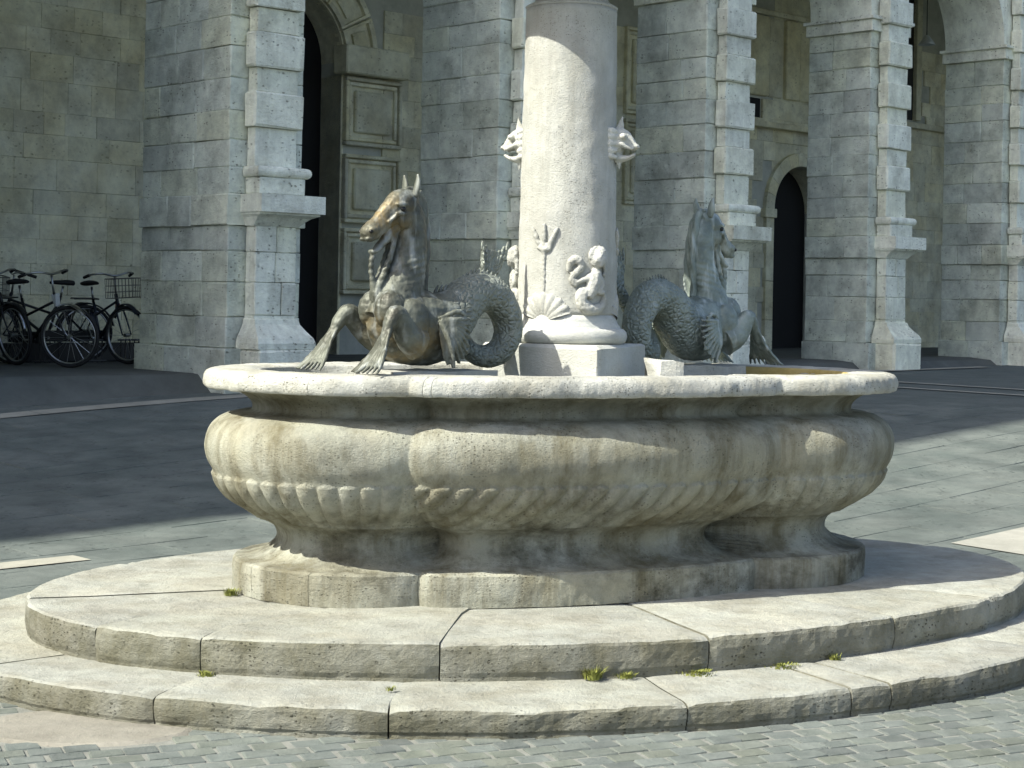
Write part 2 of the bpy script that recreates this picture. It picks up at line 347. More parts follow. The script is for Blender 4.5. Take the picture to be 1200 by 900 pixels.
M['bronze_green'] = bronze_mat('green_bronze', (.12, .145, .125), (.29, .335, .295), .25, (.46, .50, .47), .85, .6)
M['eye'] = plain('dark_bronze', (.02, .02, .018), .35, .5)

# ------------------------------------------------------------------ ground and paving
V = []; Fc = []; ys = [-60, -20, 2]+[4+.35*i for i in range(72)]+[32, 45, 80, 160]; xs = [-160, -60, -25, -12]+[-10+.5*i for i in range(45)]+[16, 30, 60, 160]
for y in ys:
    for x in xs: V.append((x, y, gz(x, y)-.007))
nx = len(xs)
for j in range(len(ys)-1):
    for i in range(nx-1): Fc.append([j*nx+i, j*nx+i+1, (j+1)*nx+i+1, (j+1)*nx+i])
tag(mk('piazza_ground', V, Fc, M['ground'], None, True), kind='structure')
paving = empty('sett_paving', (0, 0, 0), 0, kind='structure')
U = Vector((math.cos(TH), math.sin(TH), 0)); VV = Vector((-math.sin(TH), math.cos(TH), 0)); CEN = Vector((CX, CY, 0))
STEP1 = (2.36, 1.43); STEP2 = (2.70, 1.85)
# joint bed: pale sand between the setts
def bed(name, x0, x1, y0, y1, mat, dz):
    V = []; Fc = []; n = 40; m = 40
    for j in range(m+1):
        for i in range(n+1):
            x = x0+(x1-x0)*i/n; y = y0+(y1-y0)*j/m; V.append((x, y, gz(x, y)+dz))
    for j in range(m):
        for i in range(n): Fc.append([j*(n+1)+i, j*(n+1)+i+1, (j+1)*(n+1)+i+1, (j+1)*(n+1)+i])
    return tag(mk(name, V, Fc, mat, None, True), kind='structure')
bed('joint_bed', -9, 9, 3.0, 8.6, M['joint'], -.004)
def proj(p):
    a = p.x*F/p.y; b = (ZC-p.z)*F/p.y; return 600+a-ROLL*b, HY+b+ROLL*a
SU, SV = .118, .086
inl_bands = []                                          # (point, dir, halfwidth) pale stripes, setts are left out there
pA = Wz(1150, 636, .0); inl_bands.append((pA-FN*(-.26), FD, .27, -.35, 9.))
pB = Wz(10, 663, 0); inl_bands.append((pB, FD, .10, -3., .45))
sett_meshes = []
for k in range(10):
    V, Fc = cbox(-SU/2+.004, SU/2-.004, -SV/2+.004, SV/2-.004, -.05, 0, .004, .0018)
    me = bpy.data.meshes.new('sett'); me.from_pydata(V, [], Fc); me.update(); sett_meshes.append(me)
disc = Wz(100, 852, 0); cand = []
for j in range(-62, 70):
    for i in range(-90, 90):
        if j > 5 and not (i < -18 and j < 15): continue
        u = (i+(.5 if j % 2 else 0))*SU+random.uniform(-.008, .008); v = j*SV+random.uniform(-.005, .005)
        p = CEN+U*u+VV*v
        if p.y < 3.6 or p.y > 14.5: continue
        if (u/(STEP2[0]-.03))**2+(v/(STEP2[1]-.03))**2 < 1: continue
        q = p-disc
        if (q.x/.40)**2+(q.y/.27)**2 < 1: continue
        if any(abs((p-b[0]).dot(FN)) < b[2] and b[3] < (p-b[0]).dot(b[1]) < b[4] for b in inl_bands): continue
        p.z = gz(p.x, p.y); X, Y = proj(p)
        if X < -250 or X > 1450 or Y > 1150: continue
        # curved pale band in the lower left corner
        cc = Wz(20, 905, 0); 
        cand.append((Y, X, p))
near = sorted([c for c in cand if -30 < c[1] < 1230 and 795 < c[0] < 912], key=lambda c: -c[0])[:290]
nid = set(id(c[2]) for c in near); RM = Matrix.Rotation(TH, 4, 'Z'); SV_, SF_ = [], []
for (Y, X, p) in cand:
    k = random.randrange(10); rz = random.uniform(-.012, .012); dz = random.uniform(-.0018, .0018)
    if id(p) in nid:
        o = link('sett', sett_meshes[k], M['sett'] if not sett_meshes[k].materials else None, paving)
        o.location = p+Vector((0, 0, dz)); o.rotation_euler = (random.uniform(-.008, .008), random.uniform(-.008, .008), TH+rz)
    else:
        b = len(SV_); c, s = math.cos(TH+rz), math.sin(TH+rz); hu, hv = SU/2-.004, SV/2-.004; tx, ty = random.uniform(-.015, .015), random.uniform(-.015, .015)
        for (a, d, e) in ((-1, -1, 0), (1, -1, 0), (1, 1, 0), (-1, 1, 0), (-1, -1, 1), (1, -1, 1), (1, 1, 1), (-1, 1, 1)):
            uu, vv = a*(hu-(.008 if e else 0)), d*(hv-(.008 if e else 0))
            SV_.append((p.x+uu*c-vv*s, p.y+uu*s+vv*c, p.z+dz+(uu*tx+vv*ty if e else -.04)+(0 if e else 0)))
        SF_ += [[b+4, b+5, b+6, b+7], [b, b+1, b+5, b+4], [b+1, b+2, b+6, b+5], [b+2, b+3, b+7, b+6], [b+3, b, b+4, b+7]]
FSV, FSF = [], []                                     # worn slabs behind the fountain
fv = 4.6
yrow = 0
for j in range(-40, 60):
    tpos = -30+random.uniform(0, .6)
    nrow = 16.5-j*.42
    while tpos < 22:
        L_ = random.uniform(.45, 1.0); c = FP(tpos+L_/2, nrow, 0); tpos += L_
        if c.y < 5 or c.y > 17.6: continue
        q = c-CEN
        if q.dot(VV) < .56 and not False: continue
        X, Y = proj(Vector((c.x, c.y, gz(c.x, c.y))))
        if X < -300 or X > 1500: continue
        if any(abs((c-b[0]).dot(FN)) < b[2]+.2 and b[3] < (c-b[0]).dot(b[1]) < b[4] for b in inl_bands): pass
        b = len(FSV); dz = random.uniform(-.003, .0015); tl = random.uniform(-.002, .002)
        for (tt, nn, e) in ((-1, -1, 0), (1, -1, 0), (1, 1, 0), (-1, 1, 0)):
            for lay in (0, 1):
                pp = c+FD*tt*(L_/2-.0012-(.003 if lay else 0))+FN*nn*(.21-.0012-(.003 if lay else 0)); FSV.append((pp.x, pp.y, gz(pp.x, pp.y)+(dz+tl*tt if lay else -.008)))
        FSF += [[b+1, b+3, b+5, b+7], [b, b+2, b+3, b+1], [b+2, b+4, b+5, b+3], [b+4, b+6, b+7, b+5], [b+6, b, b+1, b+7]]
me = bpy.data.meshes.new('slab_field'); me.from_pydata(FSV, [], FSF); me.update()
tag(link('slab_field', me, M['slab'], paving), kind='stuff')
def far_sett():
    m = M['sett'].copy(); m.name = 'grey_sett_field'; return m
me = bpy.data.meshes.new('sett_field'); me.from_pydata(SV_, [], SF_); me.update()
tag(link('sett_field', me, M['sett'], paving), kind='stuff')
# inlaid pale stones
def strip(name, p0, d, hw, s0, s1, mat, n=24, dz=.004, pieces=1):
    root = None; L = (s1-s0)/pieces; outs = []
    for k in range(pieces):
        V = []; Fc = []; a0 = s0+L*k+.004; a1 = s0+L*(k+1)-.004; nn = Vector((d.y, -d.x, 0)); m = max(2, n//pieces)
        for i in range(m+1):
            s = a0+(a1-a0)*i/m
            for sg in (-1, 1):
                p = p0+d*s+nn*hw*sg; V.append((p.x, p.y, gz(p.x, p.y)+dz))
        for i in range(m): Fc.append([2*i, 2*i+1, 2*i+3, 2*i+2])
        outs.append((V, Fc))
    return outs
inlay = empty('pavement_inlay', (0, 0, 0), 0, kind='structure')
for b in inl_bands:
    for V, Fc in strip('s', b[0], FD, b[2], b[3], b[4], None, 24, .005, 4): mk('inlay_slab', V, Fc, M['inlay'], inlay)
# thin pale lines by the arcade: one along the front, two square to it
kn = .42; k0 = -3.0
for V, Fc in strip('s', FP(0, kn, 0), FD, .13, k0-4, 14, None, 30, .006, 9): mk('inlay_slab', V, Fc, M['inlay'], inlay)
for px, py in ((1100, 466), (1100, 472.5)):
    pL = Wz(px, py, .36)
    for V, Fc in strip('s', pL, FN, .07, -2.8, 7, None, 16, .006, 4): mk('inlay_slab', V, Fc, M['inlay'], inlay)
# oval slab and curved band lower left
V = [(disc.x, disc.y, .006)]; n = 40
for rr, zz in ((.93, .006), (1, -.004), (1, -.03)):
    for k in range(n): a = 2*PI*k/n; V.append((disc.x+.385*rr*math.cos(a), disc.y+.25*rr*math.sin(a), zz))
Fc = [[0, 1+k, 1+(k+1) % n] for k in range(n)]
for r in range(2):
    for k in range(n): Fc.append([1+r*n+k, 1+(r+1)*n+k, 1+(r+1)*n+(k+1) % n, 1+r*n+(k+1) % n])
M['oval'] = stone('warm_slab', (.215, .205, .17), (.275, .262, .22), 4, (.11, .10, .075), .5, 60, .5, 0, .35, 2.4, mott=.35)
mk('oval_slab', V, Fc, M['oval'], inlay)
# ------------------------------------------------------------------ the two oval steps, stone by stone
def uv_of(x, y, z):
    p = Wz(x, y, z)-CEN; return p.dot(U), p.dot(VV)
def step_stones(name, ab, inner, z0, z1, joints, label, rough):
    root = empty(name, (CX, CY, 0), TH, label=label, cat='step')
    a_, b_ = ab; J = sorted(joints)
    for k in range(len(J)):
        t0 = J[k]; t1 = J[(k+1) % len(J)]
        if t1 <= t0: t1 += 2*PI
        gap = .0013; n = max(6, int((t1-t0)/.012)); V = []; Fc = []
        H = z1-z0
        prof = [(0, z0-.02), (0, z0+.012), (.006, z0+H*.22), (.008, z0+H*.42), (.008, z0+H*.62), (.006, z1-.022), (.001, z1-.007), (-.010, z1-.0005), (-.04, z1), (-.12, z1), (-.25, z1)]
        m = len(prof)+2; tone = random.uniform(-.004, .004); tilt = random.uniform(-.006, .006)
        for i in range(n+1):
            t = t0+gap+(t1-t0-2*gap)*i/n; e = min(i, n-i)/n*(t1-t0); ex, ey = a_*math.cos(t), b_*math.sin(t)
            nxv = Vector((math.cos(t)/a_, math.sin(t)/b_, 0)).normalized()
            edge = math.exp(-(e/.012)**2)
            for jj, (o, z) in enumerate(prof):
                q = Vector((ex, ey, z)); nz = noise.fractal(Vector((ex*5, ey*5, z*7+k*3.1)), 1., 2.1, 5); n2 = noise.noise(Vector((ex*22, ey*22, z*26+k)))
                amp = rough*(1.0 if 1 <= jj <= 6 else .30)
                d = o+nz*amp+n2*amp*.3-edge*.007*(1 if jj < 8 else 0)
                zz = z+(n2*amp*.22 if jj >= 6 else 0)-max(0, nz-.12)*(rough*1.1 if jj in (6, 7) else 0)+(tone+tilt*(i/n-.5) if jj >= 6 else 0)-edge*(.005 if jj >= 6 else 0)
                q += nxv*d; q.z = zz; V.append(q)
            for fr in (.5, 1.):
                ix, iy = inner[0]*math.cos(t), inner[1]*math.sin(t); o = ex-nxv.x*.25, ey-nxv.y*.25
                V.append(Vector((o[0]+(ix-o[0])*fr, o[1]+(iy-o[1])*fr, z1+tone+tilt*(i/n-.5)-edge*.003)))
        for i in range(n):
            for jj in range(m-1): Fc.append([i*m+jj, (i+1)*m+jj, (i+1)*m+jj+1, i*m+jj+1])
        Fc.append([jj for jj in range(m)]); Fc.append([n*m+jj for jj in range(m)][::-1])
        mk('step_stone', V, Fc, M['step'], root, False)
    return root
def ang(x, y, z, ab):
    u, v = uv_of(x, y, z); return math.atan2(v/ab[1], u/ab[0]) % (2*PI)
Z1, Z2 = .242, .105
J1 = [ang(x, y, Z1, STEP1) for x, y in ((104, 733), (246, 744), (511, 757), (829, 743), (1046, 722))]
J1 += [a % (2*PI) for a in (J1[-1]+.34, .25, .75, 1.3, 1.9, 2.45, PI-.08)]
J2 = [ang(x, y, Z2, STEP2) for x, y in ((175, 817), (458, 828), (806, 822), (1001, 806), (1046, 800))]
J2 += [a % (2*PI) for a in (J2[-1]+.4, J2[0]-.42, .2, .8, 1.4, 2.0, 2.5)]
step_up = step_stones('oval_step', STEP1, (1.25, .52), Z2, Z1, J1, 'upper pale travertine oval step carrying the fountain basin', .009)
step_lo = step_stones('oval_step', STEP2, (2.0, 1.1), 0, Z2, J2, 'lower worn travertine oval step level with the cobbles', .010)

# ------------------------------------------------------------------ fountain
fountain = empty('fountain', (CX, CY, Z1), TH, label='pale travertine fountain with lobed fluted basin and round central column', cat='fountain')
def fl(o):                                             # meshes are written in fountain axes with absolute heights
    o.location = (0, 0, -Z1); return o
LOB = ((-.955, .0, .555), (.885, -.035, .605)); U0, BR, BB, LIM = -.10, 2.5, .735, .80
def smax(a, b, k):
    h = np.maximum(k-np.abs(a-b), 0)/k; return np.maximum(a, b)+h*h*k*.25
def d_lob(u, v): return np.minimum(*[np.hypot(u-a, v-b)-r_ for a, b, r_ in LOB])
def d_lens(u, v):
    w_ = u-U0; return smax(np.maximum(np.hypot(w_, v-(BR-BB))-BR, np.hypot(w_, v+(BR-BB))-BR), np.abs(w_)-LIM, .12)
def sdf(u, v): return np.minimum(d_lob(u, v), d_lens(u, v))
def level(phi, d):
    lo = np.full_like(phi, .05); hi = np.full_like(phi, 3.5); c, s = np.cos(phi), np.sin(phi)
    for _ in range(40):
        m = (lo+hi)/2; g = sdf(m*c, m*s) > d; hi = np.where(g, m, hi); lo = np.where(g, lo, m)
    return (lo+hi)/2
ph = np.linspace(0, 2*PI, 6001); r = level(ph, .1); P = np.stack([r*np.cos(ph), r*np.sin(ph)], 1)
cum = np.concatenate([[0], np.cumsum(np.hypot(*(P[1:]-P[:-1]).T))]); PER = cum[-1]
NU = 2160; PHI = np.interp(np.arange(NU)*PER/NU, cum, ph); ARC = np.arange(NU)*PER/NU
NFL = 88; FW = PER/NFL
def rings(prof, disp=None):
    """prof list of (offset, z) -> array [len][NU] of (u, v, z)"""
    out = []
    for d, z in prof:
        dd = np.full(NU, d); r = level(PHI, d)
        if disp is not None:
            e = disp(r, z); r = r+e*.75
            out.append(np.stack([r*np.cos(PHI), r*np.sin(PHI), z-e*.62], 1)); continue
        out.append(np.stack([r*np.cos(PHI), r*np.sin(PHI), np.full(NU, z)], 1))
    return out
def smooth_prof(pts, n):
    pts = np.array(pts, float); A = [2*pts[0]-pts[1]]+list(pts)+[2*pts[-1]-pts[-2]]; out = []
    for i in range(1, len(A)-2):
        for k in range(n):
            t = k/n; a, b, c, d = A[i-1], A[i], A[i+1], A[i+2]; out.append(.5*((2*b)+(-a+c)*t+(2*a-5*b+4*c-d)*t*t+(-a+3*b-3*c+d)*t**3))
    out.append(pts[-1]); return [tuple(q) for q in out]
def ring_mesh(name, R, mat, i0=0, i1=None, gap=0., wear=.0, smooth_=True):
    full = i1 is None; idx = list(range(NU)) if full else [i % NU for i in range(i0, i1+1)]
    n = len(idx); m = len(R); V = []; Fc = []
    for a, i in enumerate(idx):
        for j in range(m):
            p = Vector(R[j][i])
            if wear:
                q = p*9; d = noise.fractal(q, 1., 2., 4)*wear; rad = Vector((p.x, p.y, 0)).normalized(); p = p+rad*d+Vector((0, 0, noise.noise(q*1.7)*wear*.4))
            V.append(p)
    if not full and gap:
        for jj in range(m):
            for (a, b) in ((0, 1), (n-1, n-2)):
                V[a*m+jj] = V[a*m+jj].lerp(V[b*m+jj], .35)
    last = n if full else n-1
    for a in range(last):
        b = (a+1) % n
        for j in range(m-1): Fc.append([a*m+j, b*m+j, b*m+j+1, a*m+j+1])
    if not full:
        Fc.append(list(range(m))); Fc.append([(n-1)*m+j for j in range(m)][::-1])
    return fl(mk(name, V, Fc, mat, fountain, smooth_))
def idx_at(x, y, z):
    u, v = uv_of(x, y, z); a = math.atan2(v, u) % (2*PI); return int(np.argmin(np.abs(PHI-a)))
# base slab in separate stones
slab_prof = [(-.30, .243), (0.0, .243), (.002, .29), (.003, .34), (0, .370), (-.010, .379), (-.03, .381), (-.30, .381)]
RS = rings(slab_prof)
sj = sorted([idx_at(462, 717, .242), idx_at(910, 692, .242), idx_at(346, 713, .242)]+[180, 520, 860, 1120])
for k in range(len(sj)):
    a, b = sj[k], sj[(k+1) % len(sj)]; b = b if b > a else b+NU
    ring_mesh('base_stone', RS, M['trav'], a, b, .3, .006, False)
# body: foot, fluted belly, neck
def flute(r, z):
    zb, zt = .56, .745
    if z < zb-.01 or z > zt+.005: return np.zeros(NU)
    q = (z-zb)/(zt-zb); u, v = r*np.cos(PHI), r*np.sin(PHI)
    front = d_lob(u, v) > d_lens(u, v)
    psi = np.where(u > 0, np.arctan2(v-LOB[1][1], u-LOB[1][0]), np.arctan2(v, -(u-LOB[0][0])))
    c = np.where(front, (u-.62*(z-zb)*np.sign(-v))/FW, psi*.67/FW)
    x = 2*(c % 1.0)-1
    petal = np.clip(1-np.abs(x)**2.4, 0, 1)
    top = zt-.030*(1-np.sqrt(np.clip(1-x*x, 0, 1)))
    body = np.where(front, .022, .022)*petal*min(1., .5+q*1.0)*(1-.45*max(0, q)**4)
    return np.where(z <= top, body, 0)
level_mid = level(PHI, .05)
foot = smooth_prof([(-.02, .380), (-.06, .384), (-.12, .40), (-.172, .44), (-.185, .475), (-.168, .515), (-.118, .545)], 3)
lip0 = [(-.105, .547), (-.100, .556)]
belly = smooth_prof([(-.098, .560), (-.045, .598), (.02, .645), (.065, .695), (.088, .735)], 7)+smooth_prof([(.089, .737), (.0905, .742), (.092, .747)], 2)+smooth_prof([(.096, .755), (.118, .80), (.128, .855), (.120, .91), (.092, .955), (.045, .985), (-.012, .998)], 4)
neck = smooth_prof([(-.055, 1.0), (-.072, 1.012), (-.068, 1.04), (-.035, 1.07), (.020, 1.096), (.062, 1.106)], 3)
BP = foot+lip0+belly+neck
ring_mesh('basin_body', rings(BP, flute), M['trav'], wear=.0035)
# rim stones
rim_prof = smooth_prof([(.05, 1.100), (.118, 1.102), (.132, 1.106), (.138, 1.125), (.134, 1.155), (.122, 1.174), (.095, 1.183), (.07, 1.185)], 2)+[(.03, 1.185), (-.04, 1.185), (-.085, 1.181), (-.098, 1.172), (-.103, 1.155)]
RR = rings(rim_prof)
rj = sorted([idx_at(494, 452, 1.15), idx_at(507, 452, 1.15), idx_at(936, 452, 1.15)]+[140, 400, 660, 940, 1240])
for k in range(len(rj)):
    a, b = rj[k], rj[(k+1) % len(rj)]; b = b if b > a else b+NU
    ring_mesh('rim_stone', RR, M['rim'], a, b, .22, .009, True)
RI = rings([(-.088, 1.1795), (-.100, 1.1785), (-.106, 1.172), (-.110, 1.07), (-.125, .95)]); ring_mesh('basin_lining', RI, M['algae'], -int(NU*.10), int(NU*.22)); ring_mesh('basin_lining', RI, M['rim'], int(NU*.22), NU-int(NU*.10))
wr = level(PHI, -.09)
V = [(0, 0, 1.075)]+[(wr[i]*math.cos(PHI[i]), wr[i]*math.sin(PHI[i]), 1.075) for i in range(0, NU, 12)]; n = len(V)-1
fl(mk('water_surface', V, [[0, 1+i, 1+(i+1) % n] for i in range(n)], M['water'], fountain))
# column
zc_ = lambda y, x=667: ZC-unroll(x, y)[1]*CY/F
R0 = .2175
def rot_box(name, hx, z0, z1, ang_w, mat, c=.012):
    V, Fc = cbox(-hx, hx, -hx, hx, z0, z1, c, .002); a = ang_w-TH; ca, sa = math.cos(a), math.sin(a)
    return fl(mk(name, [(p[0]*ca-p[1]*sa, p[0]*sa+p[1]*ca, p[2]) for p in V], Fc, mat, fountain))
ZPL = zc_(402)
rot_box('plinth', .285, 1.0, ZPL, math.radians(-25.6), M['white'])
def cyl(name, prof, mat, seg=96, wear=0, sub=True):
    V, Fc = lathe(prof, seg)
    if wear: V = [tuple(Vector(p)+Vector((p[0], p[1], 0)).normalized()*noise.fractal(Vector(p)*14, 1., 2.1, 4)*wear) for p in V]
    return fl(mk(name, V, Fc, mat, fountain, True))
zb = ZPL; cyl('column_base', [(.20, zb), (.262, zb+.001), (.276, zb+.014), (.281, zb+.034), (.276, zb+.054), (.262, zb+.068), (.250, zb+.070), (.247, zb+.080), (.238, zb+.088), (.230, zb+.105), (.226, zb+.13)], M['white'], 96, .003)
zt = zc_(13); zs = zb+.128; pr = []
for i in range(70):
    q = i/69; pr.append((R0+.008*(1-q)-.010*q, zs+(zt-zs)*q))
cyl('column_shaft', pr, M['column'], 120, .0028)
cyl('column_neck', [(R0-.012, zt), (R0-.006, zt+.012), (R0-.022, zt+.022), (.172, zt+.032), (.165, zt+.05), (.17, zt+.08), (.19, zt+.11), (.20, zt+.13)], M['column'], 72, .003)
cyl('upper_bowl', [(.16, zt+.10), (.24, zt+.115), (.38, zt+.15), (.50, zt+.19), (.555, zt+.235), (.55, zt+.25), (.50, zt+.24), (.38, zt+.20), (.15, zt+.17)], M['white'], 72)
# carvings on the shaft, in column coordinates: s along the surface, z height, o outward
def on_col(s, z, o, a0):
    a = a0+s/R0; r = R0-.004+o*(.62 if o < .06 else .75)
    wx, wy = math.sin(a)*r, -math.cos(a)*r              # a measured from the viewer side, + to the right
    c, s_ = math.cos(-TH), math.sin(-TH); return Vector((wx*c-wy*s_, wx*s_+wy*c, z))
def curl(pts, a0, sub=5, seg=10):
    out = []
    for (p, ra, rb) in spline([(x, y, z, r, r) for (x, y, z, r) in pts], sub): out.append((on_col(p.x, p.y, p.z, a0), ra, rb))
    return loft(out, seg=seg, up=Vector((0, 0, 1)))
def blob(s, z, o, r, a0):
    p = on_col(s, z, o, a0); return sph(p, r, 12, 8)
zy = lambda y: zc_(y)
def trident(a0):
    P = [curl([(0, zy(352), .012, .010), (0, zy(320), .014, .010), (0, zy(292), .016, .011)], a0)]
    P.append(curl([(-.035, zy(291), .012, .010), (0, zy(294), .018, .016), (.035, zy(291), .012, .010)], a0))
    for s, e in ((-.040, -.055), (0, 0), (.040, .055)):
        P.append(curl([(s*.6, zy(290), .012, .012), (s, zy(281), .02, .012), (e, zy(273 if s else 270), .02, .011), (e*1.15, zy(268 if s else 264), .022, .004)], a0))
    return fl(remesh('trident', P, .005, M['column'], fountain, 1, lambda c: noise.noise(c*80)*.004))
def shell(a0):
    V = []; Fc = []; n = 46; m = 10; z0 = zy(377)
    for i in range(n+1):
        th = (i/n-.5)*2*1.25; rid = .012*abs(math.cos(th*9.5))
        for j in range(m+1):
            q = j/m; L = .135*q*(1-.08*abs(math.sin(th*9.5))*q); V.append(on_col(math.sin(th)*L, z0+math.cos(th)*L, .004+(rid*q+.030*math.sin(q*PI*.85))*1, a0))
    for i in range(n):
        for j in range(m): Fc.append([i*(m+1)+j, (i+1)*(m+1)+j, (i+1)*(m+1)+j+1, i*(m+1)+j+1])
    b = len(V)
    for i in range(n+1):
        th = (i/n-.5)*2*1.25; V.append(on_col(math.sin(th)*.137, z0+math.cos(th)*.137, -.01, a0))
    for i in range(n): Fc.append([i*(m+1)+m, (i+1)*(m+1)+m, b+i+1, b+i])
    return fl(mk('scallop_shell', V, Fc, M['column'], fountain, True))
curl0, blob0 = curl, blob
def putto(a0):
    zm = zy(327); k_ = .80
    def curl(pts, a0, sub=5, seg=10): return curl0([(x*k_, zm+(y-zm)*k_, z*k_*.85, r*k_) for (x, y, z, r) in pts], a0, sub, seg)
    def blob(s_, z, o, r, a0): return blob0(s_*k_, zm+(z-zm)*k_, o*k_*.85, r*k_, a0)
    P = [blob(.028, zy(299), .055, .050, a0), blob(.035, zy(291), .06, .042, a0), blob(.022, zy(303), .095, .012, a0)]       # head, hair, nose
    P += [blob(.004, zy(300), .098, .014, a0), blob(.046, zy(300), .096, .014, a0), blob(.024, zy(307), .096, .013, a0), blob(.022, zy(295.5), .098, .016, a0)]
    for k in range(9):
        aa = -.4+k*.48; P.append(blob(.030+.046*math.cos(aa), zy(293)+.040*math.sin(aa), .055, .016, a0))
    P.append(curl([(.026, zy(314), .035, .026), (.010, zy(326), .040, .044), (-.004, zy(341), .040, .040), (-.030, zy(352), .034, .036)], a0))      # trunk
    P.append(curl([(-.030, zy(350), .034, .036), (-.058, zy(346), .03, .032), (-.062, zy(358), .034, .034), (-.03, zy(369), .036, .036), (.03, zy(370), .034, .030), (.075, zy(362), .03, .024), (.082, zy(350), .03, .018), (.05, zy(345), .036, .014), (.03, zy(349), .04, .010)], a0))  # fish tail
    P.append(curl([(-.01, zy(322), .045, .018), (-.05, zy(328), .05, .016), (-.085, zy(332), .045, .014), (-.115, zy(327), .035, .013)], a0))   # arm to the fish
    P.append(curl([(.035, zy(322), .05, .018), (.055, zy(334), .06, .016), (.035, zy(345), .07, .014), (.07, zy(346), .06, .013)], a0))
    P.append(curl([(-.135, zy(318), .02, .012), (-.12, zy(303), .03, .022), (-.085, zy(300), .034, .026), (-.065, zy(310), .034, .022), (-.09, zy(318), .036, .02), (-.115, zy(328), .034, .018), (-.09, zy(338), .034, .016)], a0))  # curled fish
    for k in range(5): P.append(blob(.082+random.uniform(-.012, .012), zy(296+k*6), .04, .014, a0))
    return fl(remesh('merman_relief', P, .0055, M['column'], fountain, 1, lambda c: noise.noise(c*60)*.003+noise.noise(c*130)*.002))
for a in (-29, 95, 215): trident(math.radians(a)); shell(math.radians(a))
for a in (28, -99, 150): putto(math.radians(a))
def dolphin(a0):
    k_ = .80
    def L(o, y, l, r, r2=None): p = on_col(l*k_, zy(168+(y-168)*k_), o*k_, a0); return (p.x, p.y, p.z, r*k_, (r2 or r)*k_)
    Zu = Vector((0, 0, 1))
    P = [loft(spline([L(-.04, 167, 0, .070, .070), L(.02, 165, 0, .075, .072), L(.07, 163, 0, .062, .056), L(.115, 168, 0, .036, .036), L(.15, 173, 0, .020, .030), L(.175, 173, 0, .016, .026), L(.185, 172, 0, .010, .016)]), seg=18, up=Zu)]
    P.append(loft(spline([L(.0, 184, 0, .040, .045), L(.05, 190, 0, .026, .038), L(.10, 190, 0, .015, .030), L(.145, 186, 0, .010, .022), L(.16, 184, 0, .006, .014)]), seg=14, up=Zu))   # lower jaw, mouth open
    P.append(loft(spline([L(.035, 152, 0, .020, .012), L(.05, 143, 0, .022, .008), L(.062, 134, 0, .010, .005), L(.068, 129, 0, .004, .004)]), seg=10, up=Vector((math.sin(a0), -math.cos(a0), 0))))
    for sg in (-1, 1):
        for (yy, oo, rr) in ((152, .0, .024), (160, -.012, .030), (170, -.016, .030), (180, -.012, .026), (189, -.004, .020)):
            P.append(loft(spline([L(.05, yy+1, sg*.050, .010), L(.02+oo, yy, sg*.080, rr*.8), L(oo-.01, yy-1, sg*.098, rr*.55), L(oo-.02, yy-2, sg*.105, rr*.25)], 3), seg=9, up=Zu))   # gill frill
        P.append(sph(on_col(sg*.040, zy(161.5), .072, a0), (.018, .018, .015), 12, 8))       # brow bulge
        P.append(loft(spline([L(.06, 170, sg*.055, .016), L(.10, 174, sg*.036, .013), L(.15, 178, sg*.020, .009)], 3), seg=8, up=Zu))   # cheek roll
    P.append(loft(spline([L(.03, 192, 0, .024), L(.04, 201, 0, .012), L(.045, 207, 0, .004)]), seg=8, up=Vector((1, 0, 0))))
    o = fl(remesh('fish_head_spout', P, .005, M['white'], fountain, 1, lambda c: noise.noise(c*60)*.0018+noise.noise(c*140)*.0012))
    for sg in (-1, 1):
        V, Fc = sph(on_col(sg*.049, zy(162), .082, a0), .008, 10, 7); e = mk('eye', V, Fc, M['column'], o, True)
    return o
for a in (74, -108, 190): dolphin(math.radians(a))
# rough stone lump and pedestals under the sculptures
def rough_block(name, loc, size, rz, mat, parent, amp=.02, sub=3):
    bm = bmesh.new(); bmesh.ops.create_cube(bm, size=1); bmesh.ops.subdivide_edges(bm, edges=bm.edges[:], cuts=sub, use_grid_fill=True)
    for v in bm.verts:
        p = Vector((v.co.x*size[0], v.co.y*size[1], v.co.z*size[2])); q = p*9+Vector(loc)*3
        v.co = p+Vector((noise.noise(q), noise.noise(q+Vector((9, 3, 1))), noise.noise(q+Vector((2, 8, 5)))))*amp
    me = bpy.data.meshes.new(name); bm.to_mesh(me); bm.free()
    o = link(name, me, mat, parent); o.location = loc; o.rotation_euler = (0, 0, rz); return o

